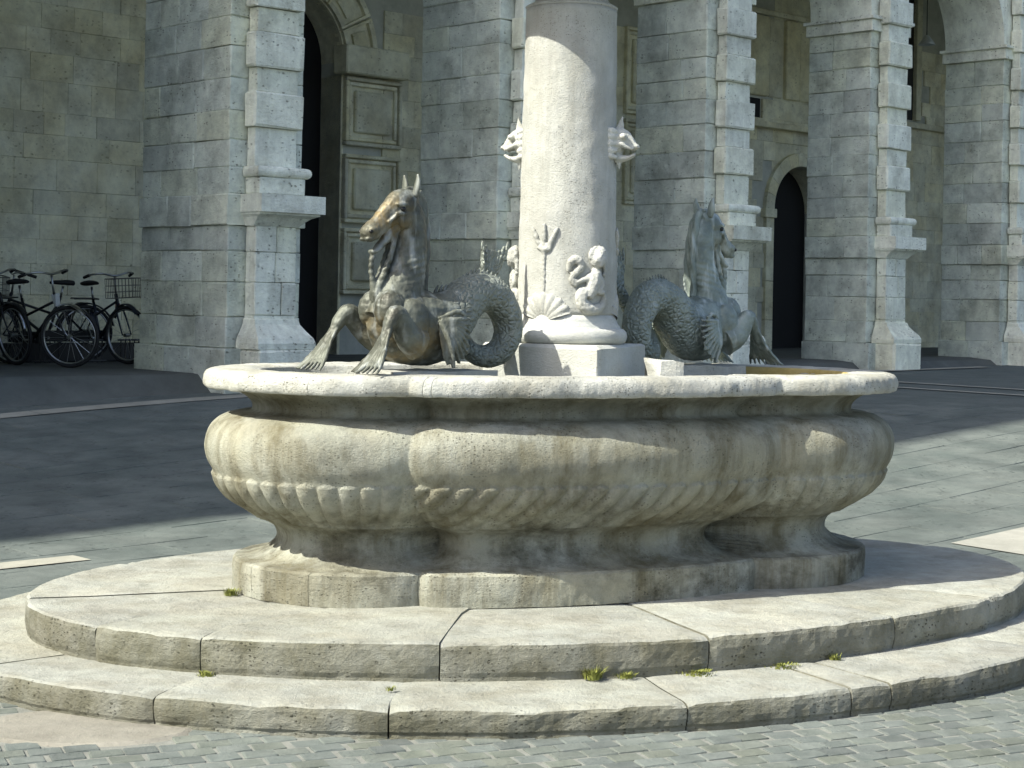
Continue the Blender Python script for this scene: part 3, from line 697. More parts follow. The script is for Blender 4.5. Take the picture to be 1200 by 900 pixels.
# ------------------------------------------------------------------ bronze sea horses
def horse_parts():
    B = []
    B.append(loft(spline([(.185, 0, .235, .05, .06), (.14, 0, .225, .10, .115), (.06, 0, .205, .135, .165), (-.05, 0, .19, .145, .17), (-.15, 0, .195, .135, .16), (-.25, 0, .245, .120, .130), (-.335, 0, .315, .105, .108),
        (-.43, 0, .350, .096, .092), (-.53, 0, .33, .090, .084), (-.605, 0, .25, .084, .076), (-.62, 0, .165, .078, .070), (-.57, -.005, .085, .07, .062), (-.475, -.02, .058, .06, .052), (-.405, -.05, .09, .05, .044), (-.385, -.09, .16, .042, .04), (-.43, -.125, .235, .038, .034), (-.51, -.14, .30, .034, .028), (-.57, -.14, .37, .032, .022)], 5), seg=22))
    B.append(loft(spline([(.055, 0, .24, .125, .155), (.045, 0, .33, .098, .122), (.016, 0, .42, .074, .094), (-.008, 0, .52, .060, .080), (-.010, 0, .61, .055, .074), (.002, 0, .68, .054, .072), (.022, 0, .735, .050, .062)], 5), seg=20))
    # head: cranium, nose, jaw
    B.append(loft(spline([(-.028, 0, .748, .030, .034), (.0, 0, .748, .050, .058), (.045, 0, .728, .062, .074), (.09, 0, .696, .054, .066), (.13, 0, .664, .042, .053), (.165, 0, .636, .038, .044), (.195, 0, .612, .044, .043), (.222, 0, .592, .041, .036), (.236, 0, .580, .026, .022)], 5), seg=20))
    B.append(loft(spline([(.045, 0, .660, .040, .044), (.09, 0, .618, .032, .032), (.135, 0, .568, .025, .020), (.175, 0, .530, .026, .015), (.202, 0, .516, .018, .010)], 4), seg=14))
    for s in (-1, 1):
        B.append(sph((.05, s*.040, .672), (.042, .024, .050)))                      # cheek
        B.append(sph((.072, s*.052, .730), (.034, .018, .014))); B.append(sph((.078, s*.054, .690), (.030, .014, .010)))                     # brow
        B.append(sph((.205, s*.036, .612), (.026, .014, .018))); B.append(sph((.222, s*.020, .575), (.022, .02, .012)))                     # nostril wing
        B.append(loft(spline([(.055, s*.046, .715, .012, .012), (.10, s*.050, .682, .011, .011), (.14, s*.040, .648, .008, .008)], 4), seg=8))
        B.append(sph((.135, s*.062, .268), (.075, .072, .088)))                     # breast
        B.append(sph((.05, s*.115, .21), (.085, .055, .11)))                        # shoulder
        # foreleg: raised knee, finned foot
        fx = -.055 if s > 0 else .01
        B.append(loft(spline([(.03, s*.125, .12, .062, .075), (.10, s*.150, .155, .052, .062), (.165+fx*.4, s*.165, .215, .042, .050), (.195+fx*.5, s*.168, .250, .042, .042), (.225+fx*.6, s*.172, .235, .036, .034), (.258+fx*.75, s*.176, .185, .026, .026), (.290+fx*.9, s*.18, .135, .018, .018), (.308+fx, s*.182, .11, .012, .012)], 5), seg=14))
        fx = -.055 if s > 0 else .01
        for j in range(9):
            q = j/8-.5; w0 = .5-abs(q)
            B.append(loft(spline([(.228+fx*.6, s*.174+q*.022, .232, .009, .009), (.275+fx*.8, s*.178+q*.050, .162, .009, .009), (.318+fx+.015*w0, s*.18+q*.100, .092, .0088, .0088), (.365+fx+.05*w0, s*.18+q*.170, .026, .0082, .0082), (.392+fx+.07*w0, s*.18+q*.205, .001, .004, .004)], 3), seg=8))
        # side fin, ribbed fan
        for j in range(9):
            q = j/8; a = math.radians(-105-78*q); L = .215-.05*q
            c = Vector((-.075, s*.150, .225)); e = c+Vector((math.cos(a)*L*.95, s*(.028-.02*q), math.sin(a)*L)); mid = c.lerp(e, .5)+Vector((0, s*.022, 0))
            B.append(loft(spline([(*c, .016, .016), (*mid, .0155, .012), (*e, .013, .006)], 4), seg=8))
        B.append(loft(spline([(-.07, s*.150, .235, .010, .010), (-.15, s*.170, .265, .012, .012), (-.20, s*.170, .245, .010, .010)], 4), seg=8))
    for s in (-1, 1):                                  # web of the side fin and of the feet
        c = Vector((-.075, s*.150, .225))
        B.append(loft(spline([(-.075, s*.152, .22, .012, .02), (-.115, s*.166, .15, .010, .06), (-.145, s*.172, .10, .008, .082), (-.165, s*.17, .055, .006, .075)], 4), seg=14))
    # beard strands from chin and throat to the breast
    B.append(loft(spline([(.188, 0, .518, .012, .012), (.196, 0, .46, .012, .013), (.190, 0, .41, .013, .014), (.180, 0, .345, .018, .018), (.185, 0, .30, .010, .010)], 4), seg=10))
    for s in (-1, 1):
        B.append(loft(spline([(.085, s*.02, .60, .012, .012), (.105, s*.020, .52, .013, .013), (.135, s*.016, .44, .018, .014), (.165, s*.006, .365, .026, .02), (.178, s*.012, .312, .020, .012)], 4), seg=10))
    B.append(sph((.166, 0, .335), (.030, .040, .042)))
    B.append(loft(spline([(-.575, -.14, .36, .014, .022), (-.60, -.14, .42, .013, .040), (-.625, -.14, .48, .011, .062), (-.64, -.14, .525, .008, .070), (-.645, -.14, .55, .004, .045)], 4), seg=14))
    # tail fluke
    for j in range(7):
        q = j/6-.5
        B.append(loft(spline([(-.57, -.14+q*.02, .35, .016, .014), (-.60+q*.07, -.14, .42, .018, .010), (-.63+q*.14, -.14, .50+.03*abs(q)*2, .015, .008), (-.645+q*.18, -.14, .535+.06*abs(q)*2, .006, .005)], 3), seg=8))
    return [([squash(p) for p in v], f) for v, f in B]
def squash(p):
    p = Vector(p)
    if p.x < -.15: p.x = -.15+(p.x+.15)*.86
    return p
HMESH = {}
def build_horse(loc, rz, label, sc=1., my=1):
    root = empty('sea_horse_sculpture', loc, rz, label=label, cat='sculpture', group='bronze sea horses on the fountain')
    first = not HMESH
    def put(name, maker, mat):
        if name not in HMESH:
            o = maker(); HMESH[name] = (o.data, mat); return o
        o = bpy.data.objects.new(name.split('#')[0], HMESH[name][0]); COL.objects.link(o); o.parent = root
        if mat == M['bronze']: o.material_slots[0].link = 'OBJECT'; o.material_slots[0].material = M['bronze_green']
        return o
    put('body', lambda: remesh('body', horse_parts(), .0036, M['bronze'], root, 1, lambda c: noise.fractal(c*30, 1., 2., 4)*.003+(0 if c.z < .38 or c.x < -.15 else .0016*math.sin(c.z*210+c.x*60)*max(0, 1-abs(c.z-.46)/.14))), M['bronze'])
    for s, nm in ((1, 'ear#a'), (-1, 'ear#b')):
        def ear(s=s):
            sp = spline([(-.002, s*.038, .770, .016, .014), (-.004, s*.046, .805, .022, .012), (-.006, s*.052, .838, .017, .009), (-.002, s*.054, .868, .005, .003)], 4)
            V, Fc = loft(sp, seg=12); return mk('ear', V, Fc, M['bronze'], root, True)
        put(nm, ear, M['bronze'])
    for s, nm in ((1, 'eye#a'), (-1, 'eye#b')):
        put(nm, lambda s=s: mk('eye', *sph((.074, s*.060, .710), (.014, .009, .012)), M['eye'], root, True), M['eye'])
    for s, nm in ((1, 'nostril#a'), (-1, 'nostril#b')):
        put(nm, lambda s=s: mk('nostril', *sph((.226, s*.043, .606), (.010, .008, .009)), M['eye'], root, True), M['eye'])
    def mane():
        P = []; pts = [(-.040, .795), (-.066, .74), (-.080, .67), (-.088, .60), (-.090, .53), (-.084, .46), (-.080, .40), (-.085, .35)]
        P.append(loft(spline([(x, 0, z, .016, .022) for x, z in pts], 5), seg=10))
        dense = spline([(x, 0, z, .02, .02) for x, z in pts], 3)
        for i, (p, a, b) in enumerate(dense):
            P.append(loft(spline([(p.x+.02, -.006, p.z+.012, .012, .012), (p.x+.026, -.036, p.z-.006, .013, .010), (p.x+.022, -.062, p.z-.040, .010, .008), (p.x+.012, -.066, p.z-.075, .004, .004)], 3), seg=8))
        P.append(loft(spline([(-.02, 0, .80, .014, .014), (.02, 0, .802, .016, .014), (.045, .0, .782, .010, .01)], 3), seg=8))
        return remesh('mane', P, .0045, M['bronze'], root, 1, lambda c: .0025*math.sin(c.y*260+c.z*60))
    put('mane', mane, M['bronze'])
    def crest():
        P = []; ridge = spline([(-.14, 0, .35, .01, .01), (-.22, 0, .36, .01, .01), (-.30, 0, .40, .01, .01), (-.38, 0, .432, .01, .01), (-.46, 0, .425, .01, .01), (-.54, 0, .395, .01, .01), (-.61, 0, .34, .01, .01)], 6)
        for i, (p, a, b) in enumerate(ridge[::2]):
            P.append(loft([(p-Vector((0, 0, .02)), .012, .010), (p+Vector((-.006, 0, .006)), .010, .008), (p+Vector((-.020, 0, .030)), .003, .003)], seg=6))
        V, Fc = join(P); return mk('dorsal_crest', [squash(p) for p in V], Fc, M['bronze'], root, True)
    put('dorsal_crest', crest, M['bronze'])
    root.scale = (sc, sc*my, sc); return root
hl = Wd(477, 433, 7.15); HZ = 1.192
build_horse((hl.x, hl.y, HZ), math.atan2(-.60, -.80), 'brown and grey bronze sea horse facing the left corner, fins on the rim', .945)
hr = Wd(822, 429, 8.43)
build_horse((hr.x, hr.y, HZ), math.atan2(.74, .67), 'green bronze sea horse seen from behind, right of the column', .945, -1)
for nm, p, rz in (('l', hl, math.atan2(-.60, -.80)), ('r', hr, math.atan2(.60, .80))):
    d = Vector((math.cos(rz), math.sin(rz), 0)); q = p-d*.10-CEN
    uu, vv = q.dot(U), q.dot(VV)
    rough_block('sculpture_base', (uu, vv, 1.13-Z1), (.52, .30, .125), rz-TH, M['column'], fountain, .010)
tag(rough_block('stone_chunk', tuple(Wd(779, 437, 7.55)), (.11, .13, .11), .4, M['white'], None, .022, 5), 'small broken white stone lying between plinth and right sea horse', 'stone')

# ------------------------------------------------------------------ palace: piers, arches, loggia
pal = FP(0, 0, .45); palace = empty('palace', (0, 0, 0), 0, label='grey stone palace with an arcade of rusticated piers', cat='building')
ZI0, ZI1 = 5.56, 5.78      # impost
HTOP = 22.0; PW, PD = .92, 1.63
def spandrel(t0, t1, n0, n1, zs, zt, r, tc):
    n = 24; pts = [(t0, zs)]+[(tc-r*math.cos(PI*k/n), zs+r*math.sin(PI*k/n)) for k in range(n+1)]+[(t1, zs)]
    V = []; Fc = []
    for nn in (n0, n1):
        for (t, z) in pts: V.append(FP(t, nn, z))
        for (t, z) in pts: V.append(FP(t, nn, zt))
    m = len(pts); h = 2*m
    for i in range(m-1):
        Fc.append([i, i+1, m+i+1, m+i]); Fc.append([h+i, h+m+i, h+m+i+1, h+i+1]); Fc.append([i, h+i, h+i+1, i+1])
    return V, Fc
PDK = {0: 1.64, 1: 1.40, 2: 1.25, 3: 1.12, 4: 1.10}
def pier(k, detail=True):
    PD = PDK[k]
    t0 = k*BAY; g = gz(*FP(t0, 0, 0).xy); zl = 2.52
    root = empty('pier', (0, 0, 0)); root.parent = palace
    fbox('core', t0+.035, t0+PW-.01, -PD+.02, -.035, g-.3, ZI0+.05, M['mortar'], root, .004)
    def course(z0, z1, tout, nout, seed):
        """one course of ashlar along the jamb, corner stone turning onto the front"""
        w = []; pos = 0
        L = PD+nout
        cuts = [nout]
        x = nout-random.uniform(.35, .75)
        while x > -PD+.28: cuts.append(x); x -= random.uniform(.35, .8)
        cuts.append(-PD)
        for i in range(len(cuts)-1):
            a, b = cuts[i+1], cuts[i]; pr = random.uniform(-.003, .006)
            fbox('ashlar_block', t0-tout-pr, t0+(.30 if i == 0 else .14), a+.0015, b-.0015, z0+.0015, z1-.0015, M['ashlar'], root, .008, .0055)
        fbox('ashlar_block', t0+.305, t0+PW+tout, -.3, nout+random.uniform(-.004, .004), z0+.002, z1-.002, M['pil'], root, .007, .003)
    # socle, plinth courses, dado band, shaft
    course(g-.2, .94, .07, .10, 0)
    z = .94
    for z1 in (1.26, 1.62, 1.94, 2.20): course(z, z1, .0, .0, 0); z = z1
    course(2.20, 2.52, .035, .035, 0); z = 2.52
    while z < ZI0-.1:
        z1 = min(ZI0, z+random.choice((.30, .33, .36, .28)))
        if ZI0-z1 < .18: z1 = ZI0
        course(z, z1, 0, 0, 0); z = z1
    # pilaster: base, dado, ledge, rusticated shaft
    p0, p1 = t0+.21, t0+.73; pn = .19
    fbox('pilaster_socle', p0-.10, p1+.10, .02, pn+.24, g-.2, .94, M['pil'], root, .02, .004)
    # flared base moulding
    V = []; Fc = []; prof = [(.22, .94), (.225, 1.0), (.20, 1.05), (.12, 1.12), (.05, 1.19), (.035, 1.24), (.0, 1.25), (0, 1.28)]
    for o, zz in prof:
        for (t, nn) in ((p0-o*.45, .02), (p0-o*.45, pn+o), (p1+o*.45, pn+o), (p1+o*.45, .02)): V.append(FP(t, nn, zz))
    m = len(prof)
    for i in range(m-1):
        for q in range(4): Fc.append([i*4+q, i*4+(q+1) % 4, (i+1)*4+(q+1) % 4, (i+1)*4+q])
    Fc += [[0, 1, 2, 3], [(m-1)*4+q for q in range(4)]]
    mk('pilaster_foot', V, Fc, M['pil'], root)
    z = 1.28
    for z1 in (1.62, 1.93, 2.20):
        cut = random.uniform(.35, .65)*(p1-p0)+p0
        fbox('dado_block', p0, cut-.003, .02, pn+random.uniform(-.004, .004), z+.002, z1-.002, M['pil'], root, .008, .003)
        fbox('dado_block', cut+.003, p1, .02, pn+random.uniform(-.004, .004), z+.002, z1-.002, M['pil'], root, .008, .003); z = z1
    V = []; Fc = []; prof = [(0, 2.20), (.02, 2.22), (.05, 2.25), (.10, 2.29), (.17, 2.315), (.17, 2.335), (.21, 2.337), (.21, 2.52)]
    for o, zz in prof:
        for (t, nn) in ((p0-.02-o*.3, .02), (p0-.02-o*.3, pn+o), (p1+.02+o*.9, pn+o), (p1+.02+o*.9, .02)): V.append(FP(t, nn, zz))
    m = len(prof)
    for i in range(m-1):
        for q in range(4): Fc.append([i*4+q, i*4+(q+1) % 4, (i+1)*4+(q+1) % 4, (i+1)*4+q])
    Fc += [[0, 1, 2, 3], [(m-1)*4+q for q in range(4)]]
    mk('ledge', V, Fc, M['pil'], root)
    fbox('pilaster_block', p0-.02, p1+.04, .02, pn+.08, 2.52, 2.70, M['pil'], root, .01, .003)
    V = []; Fc = []
    for i in range(9):
        a = -PI/2+PI*i/8; o = .06+.045*math.cos(a); zz = 2.755+.055*math.sin(a)
        for (t, nn) in ((p0-o*.5, .02), (p0-o*.5, pn+o), (p1+o, pn+o), (p1+o, .02)): V.append(FP(t, nn, zz))
    for i in range(8):
        for q in range(4): Fc.append([i*4+q, i*4+(q+1) % 4, (i+1)*4+(q+1) % 4, (i+1)*4+q])
    Fc += [[0, 1, 2, 3], [32+q for q in range(4)]]
    mk('torus_moulding', V, Fc, M['pil'], root)
    z = 2.81; proud = False
    while z < 7.3:
        h = .365 if proud else (.40 if z < 2.9 else .25); e = .052 if proud else 0
        fbox('rusticated_block', p0-e, p1+e, .02, pn+e-.03+random.uniform(-.006, .006), z+.003, z+h-.003, M['pil'], root, .014 if proud else .004, .005)
        z += h; proud = not proud
    # impost of the arch
    fbox('impost', t0-.05, t0+PW+.05, -PD-.03, .05, ZI0, ZI1-.05, M['pil'], root, .006)
    fbox('impost', t0-.09, t0+PW+.09, -PD-.06, .09, ZI1-.05, ZI1, M['pil'], root, .006)
for k in range(0, 5): pier(k)
for k in (-1, 5, 6):
    root = empty('pier', (0, 0, 0)); root.parent = palace
    fbox('core', k*BAY, k*BAY+PW, -PD, 0, -.2, ZI1, M['pil'], root)
r = (BAY-PW)/2
for k in range(-1, 6):
    t0 = k*BAY+PW; t1 = t0+BAY-PW; tc = (t0+t1)/2
    V, Fc = spandrel(tc-BAY/2, tc+BAY/2, -1.1, 0, ZI1, 8.2, r, tc); mk('arch', V, Fc, M['pil'], palace)
fbox('upper_wall', -60, 45, -14, -.01, 8.2, HTOP, M['plaster'], palace, .05)
fbox('shadow_attic', -23.6, 45, -14, -.02, HTOP, HTOP+5.0, M['plaster'], palace, .05)  # unseen block, added so the palace shadow reaches farther over the square
fbox('end_wall', -60, -BAY, -9, 0, -.5, 8.2, M['plaster'], palace, .05)
fbox('end_wall', 6*BAY+PW, 45, -9, 0, -.5, 8.2, M['plaster'], palace, .05)
fbox('vault_ceiling', -BAY-1, 6*BAY+2, -9, -1.0, 8.0, 8.19, M['inner'], palace, .01)
# loggia back wall
NW = -4.4
def wt(x, y=300): return on_wall(x, y, NW)[0]
def wz_(x, y): return on_wall(x, y, NW)[1]
back = empty('loggia_wall', (0, 0, 0)); back.parent = palace
doors = []          # (t0, t1, spring z, arch?)
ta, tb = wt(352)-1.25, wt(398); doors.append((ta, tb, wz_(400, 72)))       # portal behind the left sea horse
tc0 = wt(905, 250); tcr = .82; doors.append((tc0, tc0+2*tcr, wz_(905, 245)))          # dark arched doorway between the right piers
tx = -BAY-1; zt = 8.0
fl_z = .60
def wall_seg(t0, t1, z0=0.0, z1=8.0): fbox('wall', t0, t1, NW-.5, NW-.03, z0, z1, M['mortar'], back, .004)
edges = [tx]
for (a, b, zs) in doors: edges += [a, b]
edges.append(6*BAY+2)
for i in range(0, len(edges), 2): wall_seg(edges[i], edges[i+1])
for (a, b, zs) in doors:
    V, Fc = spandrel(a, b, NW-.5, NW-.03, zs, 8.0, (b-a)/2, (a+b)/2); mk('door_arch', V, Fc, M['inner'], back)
    fbox('unlit_room_panel', a-.1, b+.1, NW-.62, NW-.52, 0, zs+(b-a)/2+.1, M['black'], back)  # black panel closing the opening, painted in place of a dark room
# wall blocks, only where the photo shows the wall
def wall_blocks(t0, t1, z0, z1, hole=None):
    z = z0
    while z < z1-.12:
        h = random.choice((.27, .30, .34, .38)); h = min(h, z1-z); t = t0
        while t < t1-.05:
            w_ = random.uniform(.28, .62); w_ = t1-t if t1-t-w_ < .2 else w_
            ok = True
            if hole and hole(t, t+w_, z, z+h): ok = False
            if ok: fbox('wall_block', t+.001, t+w_-.001, NW-.06, NW+random.uniform(-.003, .003), z+.001, z+h-.001, M['inner'], back, .003, .0015)
            t += w_
        z += h
wall_blocks(wt(-60), wt(200), .5, 5.3)
wall_blocks(wt(446), wt(560), .5, 5.6)
wall_blocks(wt(715), wt(770), .5, 6.0)
ca, cb, czs = doors[1]; cm = (ca+cb)/2; cr = (cb-ca)/2
def arch_hole(t0, t1, z0, z1):
    if z1 < czs-.0: return t1 > ca-.02 and t0 < cb+.02
    for t in (t0, (t0+t1)/2, t1):
        for z in (z0, z1):
            if math.hypot(t-cm, max(0, z-czs)) < cr+.26: return True
    return False
wall_blocks(wt(868), wt(960), .5, wz_(900, 150), arch_hole)
wall_blocks(wt(1050), wt(1110), .5, 6.6, lambda a, b, c, d: a < wt(1071) and d > wz_(1070, 140))
# doorway surround: archivolt and imposts
def archivolt(cm, zs, r0, r1, n0, n1, a0=0, a1=PI, mat=None, name='archivolt', n=22):
    V = []; Fc = []
    for i in range(n+1):
        a = a0+(a1-a0)*i/n
        for (rr, nn) in ((r0, n0), (r0, n1), (r1, n1), (r1, n0)): V.append(FP(cm-rr*math.cos(a), nn, zs+rr*math.sin(a)))
    for i in range(n):
        for q in range(4): Fc.append([i*4+q, i*4+(q+1) % 4, (i+1)*4+(q+1) % 4, (i+1)*4+q])
    Fc += [[0, 1, 2, 3], [n*4+q for q in range(4)]]
    return mk(name, V, Fc, mat or M['inner'], back)
nv = 11
for k in range(nv): archivolt(cm, czs, cr+.0, cr+.24, NW-.1, NW+.05, PI*k/nv+.004, PI*(k+1)/nv-.004, M['inner'], 'voussoir', 4)
fbox('door_impost', ca-.30, ca+.03, NW-.1, NW+.09, czs-.16, czs, M['inner'], back, .01)
for z0, z1 in ((.5, 1.2), (1.2, 1.9), (1.9, czs-.16)): fbox('door_jamb', ca-.22, ca, NW-.1, NW+.05, z0+.003, z1-.003, M['inner'], back, .008)
# cornice, blind panels and ledges above
zc1 = wz_(910, 152)
fbox('cornice', wt(868), wt(965), NW-.1, NW+.16, zc1, zc1+.10, M['inner'], back, .01)
fbox('cornice', wt(868), wt(965), NW-.1, NW+.10, zc1+.10, zc1+.16, M['inner'], back, .01)
fbox('wall_panel', wt(893, 130), wt(960, 130), NW-.1, NW+.02, zc1+.16, wz_(910, 118), M['inner'], back, .01)
fbox('niche', wt(870, 130), wt(892, 130), NW-.1, NW-.02, zc1+.16, wz_(910, 118), M['black'], back, .01)
for a, b in ((868, 900), (902, 918), (920, 936), (938, 966)):
    fbox('window_strip', wt(a, 60), wt(b, 60), NW-.1, NW+(.05 if a in (868, 920) else .0), wz_(910, 115), wz_(910, 22), M['inner'], back, .02)
fbox('window_head', wt(868, 20), wt(966, 20), NW-.1, NW+.04, wz_(910, 20), wz_(910, 14), M['inner'], back, .01)
fbox('dark_opening', wt(868, 5), wt(966, 5), NW-.1, NW-.05, wz_(910, 13), 7.9, M['black'], back, .01)
zw = wz_(1070, 141)
fbox('dark_window', wt(1035, 60), wt(1072, 60), NW-.1, NW-.02, zw, 7.6, M['iron'], back)
fbox('window_sill', wt(1035, 150), wt(1110, 150), NW-.1, NW+.12, zw-.17, zw-.06, M['inner'], back, .01)
fbox('window_frame', wt(1072, 60), wt(1078, 60), NW-.1, NW+.06, zw, 7.6, M['inner'], back, .01)
# coffered portal: raised frames round sunk panels
def coffer(t0, t1, z0, z1, w_=.07):
    fbox('panel_bed', t0, t1, NW-.1, NW-.01, z0, z1, M['inner'], back, .004)
    for i, (d, h) in enumerate(((0, .075), (w_, .045))):
        a, b, c, e = t0+d, t1-d, z0+d, z1-d; q = w_*.8
        for (x0, x1, y0, y1) in ((a, b, c, c+q), (a, b, e-q, e), (a, a+q, c+q, e-q), (b-q, b, c+q, e-q)):
            fbox('panel_moulding', x0+.001, x1-.001, NW-.05, NW+h, y0+.001, y1-.001, M['inner'], back, .012)
    fbox('panel_field', t0+2.7*w_, t1-2.7*w_, NW-.05, NW+.055, z0+2.7*w_, z1-2.7*w_, M['inner'], back, .02)
pt0, pt1 = wt(402, 150), wt(452, 150)
for y0, y1 in ((172, 92), (262, 182), (345, 268)): coffer(pt0, pt1+.25, wz_(425, y0), wz_(425, y1))
fbox('portal_impost', pt0-.12, pt1+.25, NW-.1, NW+.22, wz_(425, 90), wz_(425, 57), M['inner'], back, .02)
fbox('portal_reveal', tb-.0, tb+.05, NW-.5, NW-.02, .4, wz_(425, 90), M['inner'], back, .01)
pr_ = (tb-ta)/2; pc = (ta+tb)/2; pz = doors[0][2]
for k in range(7):
    a0, a1 = PI*k/7, PI*(k+1)/7
    archivolt(pc, pz, pr_, pr_+.6, NW-.1, NW+.02, a0+.005, a1-.005, M['inner'], 'voussoir', 4)
    m_ = .07/pr_
    for (x0, x1, b0, b1) in ((pr_+.02, pr_+.58, a0+.01, a0+.04), (pr_+.02, pr_+.58, a1-.04, a1-.01), (pr_+.02, pr_+.09, a0+.04, a1-.04), (pr_+.5, pr_+.58, a0+.04, a1-.04)):
        archivolt(pc, pz, x0, x1, NW, NW+.08, b0, b1, M['inner'], 'voussoir_moulding', 4)
    archivolt(pc, pz, pr_+.18, pr_+.42, NW, NW+.06, a0+.10, a1-.10, M['inner'], 'voussoir_panel', 4)
q0, q1 = wt(731, 80), wt(752, 80)
for y0, y1 in ((134, 32), (240, 140)): coffer(q0, q1+.35, wz_(740, y0), wz_(740, y1))
# raised loggia floor with its edge stone
lf = fbox('loggia_floor', -BAY-1, 6*BAY+2, NW-.5, -.45, .2, .67, M['dark_floor'], None, .01); tag(lf, kind='structure')
V = []
for t_ in (-BAY-1, 6*BAY+2):
    for n_, z_ in ((-.46, .668), (.06, gz(*FP(t_, .06, 0).xy)+.012), (.06, .1), (-.46, .1)): V.append(FP(t_, n_, z_))
tag(mk('loggia_threshold', V, [[0, 1, 5, 4], [1, 2, 6, 5], [2, 3, 7, 6], [3, 0, 4, 7], [0, 1, 2, 3], [4, 5, 6, 7]], M['dark_floor']), kind='structure')

def on_jamb(x, y, t):
    a, b = unroll(x, y); r_ = Vector((a/F, 1, -b/F)); o = Vector((0, 0, ZC)); k = (t-(o-A0).dot(FD))/r_.dot(FD); return o+r_*k
lp = FP(*[(on_wall(1086, 48, -2.2)[0]), -2.2, on_wall(1086, 48, -2.2)[1]])
lamp = empty('hanging_lamp', lp, FANG, label='small pale cone lamp hanging inside the last arch at upper right', cat='lamp')
V, Fc = lathe([(.02, .10), (.04, .09), (.13, -.03), (.15, -.07), (.135, -.07), (.03, .06)], 20); mk('lamp_shade', V, Fc, M['wht'], lamp, True)
mk('rod', *tube((0, 0, .09), (0, 0, 8.0-lp.z), .008), M['iron'], lamp)
# ------------------------------------------------------------------ bicycles
def wheel(root, x, R=.335, spokes=18, yaw=0):
    h = empty('wheel', (x, 0, R), yaw); h.parent = root
    def torus(rr, r2, seg=40, s2=8, sq=1.):
        V = []; Fc = []
        for i in range(seg):
            a = 2*PI*i/seg
            for k in range(s2):
                b = 2*PI*k/s2; q = rr+r2*math.cos(b); V.append((q*math.cos(a), r2*sq*math.sin(b), q*math.sin(a)))
        for i in range(seg):
            for k in range(s2): Fc.append([i*s2+k, ((i+1) % seg)*s2+k, ((i+1) % seg)*s2+(k+1) % s2, i*s2+(k+1) % s2])
        return V, Fc
    mk('tyre', *torus(R-.02, .02), M['rubber'], h, True); mk('rim', *torus(R-.045, .010, sq=1.3), M['chrome'], h, True)
    P = [loft([(Vector((0, -.035, 0)), .022), (Vector((0, .035, 0)), .022)], seg=10, up=Vector((1, 0, 0)))]
    for i in range(spokes):
        a = 2*PI*i/spokes; P.append(tube((.018*math.cos(a+.5), .02*(1 if i % 2 else -1), .018*math.sin(a+.5)), ((R-.05)*math.cos(a), 0, (R-.05)*math.sin(a)), .0018, 4))
    mk('spokes', *join(P), M['chrome'], h)
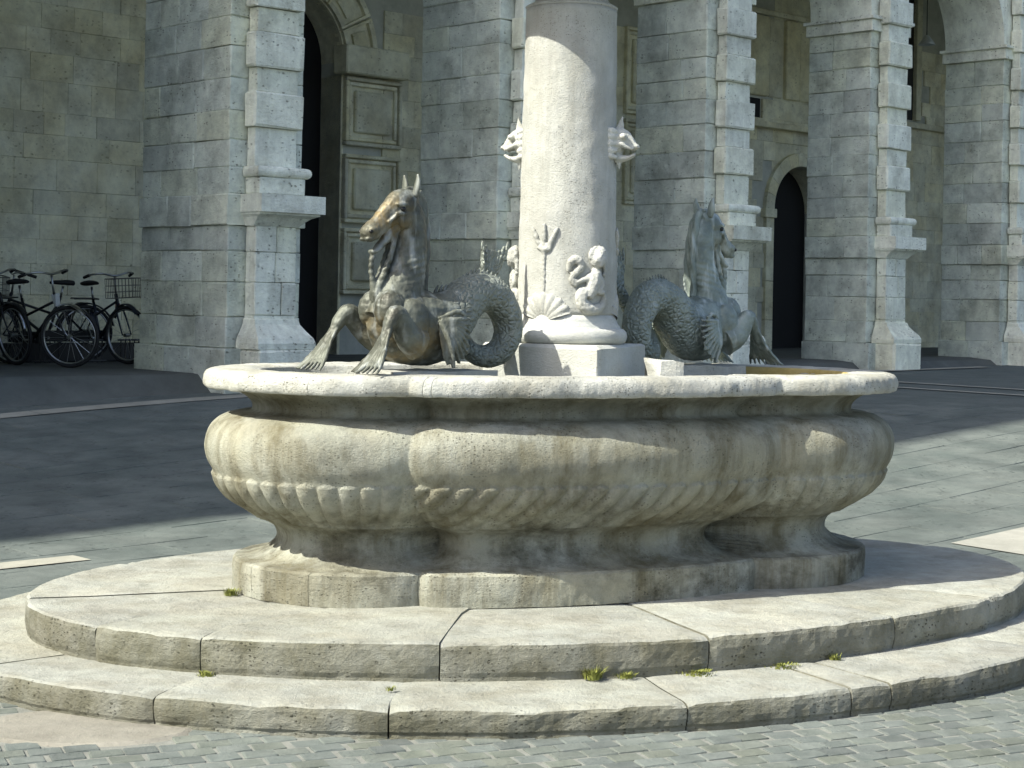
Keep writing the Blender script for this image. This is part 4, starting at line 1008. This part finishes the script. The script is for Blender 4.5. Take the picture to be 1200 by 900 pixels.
def bicycle(loc, rz, lean, label, paint, basket=True, white=False, steer=0., red=False):
    root = empty('bicycle', loc, rz, label=label, cat='bicycle', group='bicycles parked in the loggia'); root.rotation_euler = (lean, 0, rz)
    R = .335; wheel(root, 0, R); wheel(root, 1.08, R, 18, steer)
    ra, fa, bb, st, hd = (0, 0, R), (1.08, 0, R), (.44, 0, .29), (.30, 0, .74), (.86, 0, .80)
    hb = (.90, 0, .66)
    P = [tube(bb, st, .016), tube(bb, hb, .017), tube((.36, 0, .55), (.885, 0, .72), .015), tube(hd, hb, .019)]
    for s in (-1, 1): P += [tube((0, s*.055, R), (bb[0], s*.03, bb[2]), .009), tube((0, s*.055, R), (.335, s*.02, .66), .008)]
    mk('frame', *join(P), paint, root, True)
    P = [tube(hb, (.93, 0, .62), .018)]
    for s in (-1, 1): P.append(loft(spline([(.92, s*.03, .66, .011, .011), (.97, s*.05, .55, .011, .011), (1.08, s*.055, R, .008, .008)], 4), seg=8))
    mk('fork', *join(P), paint, root, True)
    mk('seat_post', *tube(st, (.275, 0, .88), .013), M['chrome'], root, True)
    mk('saddle', *loft(spline([(.16, 0, .92, .09, .03), (.22, 0, .925, .095, .032), (.30, 0, .925, .06, .028), (.38, 0, .925, .03, .022), (.43, 0, .92, .018, .014)], 4), seg=12), M['rubber'], root, True)
    P = [tube(hd, (.84, 0, 1.0), .012), loft(spline([(.66, .29, 1.0, .011, .011), (.76, .27, 1.03, .011, .011), (.85, .16, 1.04, .011, .011), (.86, 0, 1.01, .012, .012), (.85, -.16, 1.04, .011, .011), (.76, -.27, 1.03, .011, .011), (.66, -.29, 1.0, .011, .011)], 5), seg=8, up=Vector((0, 0, 1)))]
    hbar = mk('handlebar', *join(P), M['chrome'], root, True)
    for s in (-1, 1): mk('grip', *tube((.66, s*.29, 1.0), (.76, s*.272, 1.028), .018), M['rubber'], hbar, True)
    for x, a0, a1 in ((0, .2, 2.9), (1.08, .75, 2.6)):
        V = []; Fc = []; n = 20
        for i in range(n+1):
            a = a0+(a1-a0)*i/n; q = R+.022
            for (yy, dr) in ((-.03, -.012), (-.02, .004), (.02, .004), (.03, -.012)): V.append((x+(q+dr)*math.cos(a), yy, R+(q+dr)*math.sin(a)))
        for i in range(n):
            for k in range(3): Fc.append([i*4+k, (i+1)*4+k, (i+1)*4+k+1, i*4+k+1])
        mk('mudguard', V, Fc, M['chrome'] if white else paint, root, True)
    ch = [tube(bb, (.0, .04, R), .03)]; V, Fc = cbox(-.05, .52, .035, .06, .24, .37, .03); mk('chain_case', V, Fc, paint, root)
    mk('crank', *join([tube((bb[0], -.1, bb[2]), (bb[0], .1, bb[2]), .012), tube((bb[0], .1, bb[2]), (bb[0]+.1, .1, bb[2]-.13), .009), tube((bb[0], -.1, bb[2]), (bb[0]-.1, -.1, bb[2]+.13), .009)]), M['chrome'], root)
    V, Fc = cbox(-.14, .16, -.07, .07, .735, .75, .005); rack = mk('carrier', V, Fc, M['iron'], root)
    if red:
        V, Fc = cbox(-.40, -.36, -.04, .04, .62, .70, .01); mk('rear_light', V, Fc, M['red'], root)
    if white:
        V, Fc = cbox(.905, .925, -.03, .03, .60, .80, .01); mk('front_plate', V, Fc, M['wht'], root)
        mk('head_tube', *tube((.853, 0, .79), (.915, 0, .60), .026), M['wht'], root, True)
    if basket:
        P = []; x0, x1, y0, y1, z0, z1 = .93, 1.17, -.17, .17, .76, .98
        for i in range(9):
            q = y0+(y1-y0)*i/8; P += [tube((x0, q, z0), (x0, q, z1), .003, 4), tube((x1, q, z0), (x1, q, z1), .003, 4), tube((x0, q, z0), (x1, q, z0), .003, 4)]
        for i in range(7):
            q = x0+(x1-x0)*i/6; P += [tube((q, y0, z0), (q, y0, z1), .003, 4), tube((q, y1, z0), (q, y1, z1), .003, 4)]
        for z in (z0, z0+.07, z0+.14, z1):
            r2 = .006 if z == z1 else .003
            P += [tube((x0, y0, z), (x1, y0, z), r2, 4), tube((x1, y0, z), (x1, y1, z), r2, 4), tube((x1, y1, z), (x0, y1, z), r2, 4), tube((x0, y1, z), (x0, y0, z), r2, 4)]
        mk('basket', *join(P), M['wick'], root)
    return root
LZ = .672
def bike_at(px, py, hx, hy, **kw):                     # front wheel's contact point
    p = Wz(px, py, LZ); h = Vector((hx, hy, 0)).normalized(); q = p-h*1.08
    return bicycle((q.x, q.y, LZ), math.atan2(h.y, h.x), **kw)
bike_at(84, 431, .80, -.60, lean=.10, label='dark bicycle with white head tube and chrome mudguards, middle of the row', paint=M['iron'], basket=False, white=True, steer=.5)
bike_at(150, 427, .66, -.75, lean=.06, label='dark blue bicycle with front basket half hidden behind the pier', paint=M['bluebike'], basket=True, steer=.3)
bike_at(-12, 424, -.86, -.5, lean=-.08, label='black bicycle with wire basket at the left edge of the photo', paint=M['iron'], basket=True, red=True)
bike_at(20, 428, .75, -.66, lean=.12, label='black bicycle without basket leaning behind the leftmost bicycle', paint=M['iron'], basket=False, red=True)
# low metal stand behind the wheels
rk = empty('bicycle_stand', (0, 0, 0), 0, label='low black metal bicycle stand along the loggia wall', cat='bicycle stand')
bt0 = wt(-40, 400); 
for k in range(5):
    t = bt0+.2+.55*k
    if t > wt(160, 400): break
    P = []
    for i in range(6): P.append(tube(FP(t+.06*i, NW+1.3, LZ), FP(t+.06*i, NW+1.3, LZ+.26), .008, 6))
    P += [tube(FP(t-.04, NW+1.3, LZ+.26), FP(t+.36, NW+1.3, LZ+.26), .012, 6), tube(FP(t-.04, NW+1.3, LZ+.02), FP(t+.36, NW+1.3, LZ+.02), .012, 6)]
    mk('stand_bay', *join(P), M['iron'], rk)
V, Fc = cbox(bt0, wt(170, 400), NW+.9, NW+1.1, LZ, LZ+.22, .01); mk('stand_rail', [FP(*p) for p in V], Fc, M['iron'], rk)

# ------------------------------------------------------------------ weeds in the step joints
def tuft(loc, n, h, spread, label):
    V = []; Fc = []
    for i in range(n):
        a = random.uniform(0, 2*PI); r0 = random.uniform(0, spread)*.6; L = h*random.uniform(.5, 1.1); w_ = random.uniform(.002, .004); b = len(V)
        p = Vector((math.cos(a)*r0, math.sin(a)*r0, 0)); d = Vector((math.cos(a), math.sin(a), 0)); s = Vector((-d.y, d.x, 0)); ln = random.uniform(.1, .9)
        for q, ww in ((0, 1), (.5, .8), (1, .1)):
            c = p+d*ln*L*q*q+Vector((0, 0, L*q*(1-.25*ln*q))); V += [c-s*w_*ww, c+s*w_*ww]
        Fc += [[b, b+1, b+3, b+2], [b+2, b+3, b+5, b+4]]
    o = mk('grass_tuft', V, Fc, M['grass']); o.location = loc
    return tag(o, label, 'weed', 'weeds in the step joints')
for (x, y, z, n, h, sp, lab) in ((695, 799, Z2, 190, .05, .06, 'tallest bright green grass tuft at the foot of the upper step'),
        (738, 801, Z2, 110, .022, .07, 'short grass tuft just right of the tallest tuft'),
        (830, 796, Z2, 260, .012, .13, 'flat yellow moss patch at the foot of the upper step, right of the tufts'),
        (945, 789, Z2, 200, .011, .13, 'thin yellow moss strip along the upper step, towards the right'),
        (1006, 779, Z2, 60, .028, .05, 'rightmost small green tuft under the upper step'),
        (228, 794, Z2, 80, .018, .07, 'yellow moss at the foot of the upper step, below its left joint'),
        (271, 697, Z1, 110, .030, .06, 'bright green moss tuft on the step left of the basin foot'),
        (458, 809, Z2, 30, .018, .03, 'tiny moss spot on the lower step joint')):
    p = Wz(x, y, z+.003)
    if z == Z2 and x != 458:
        t_ = ang(x, y, Z2, STEP1); p = CEN+U*(STEP1[0]+.022)*math.cos(t_)+VV*(STEP1[1]+.022)*math.sin(t_); p.z = Z2+.002
    tuft(p, n, h, sp, lab)
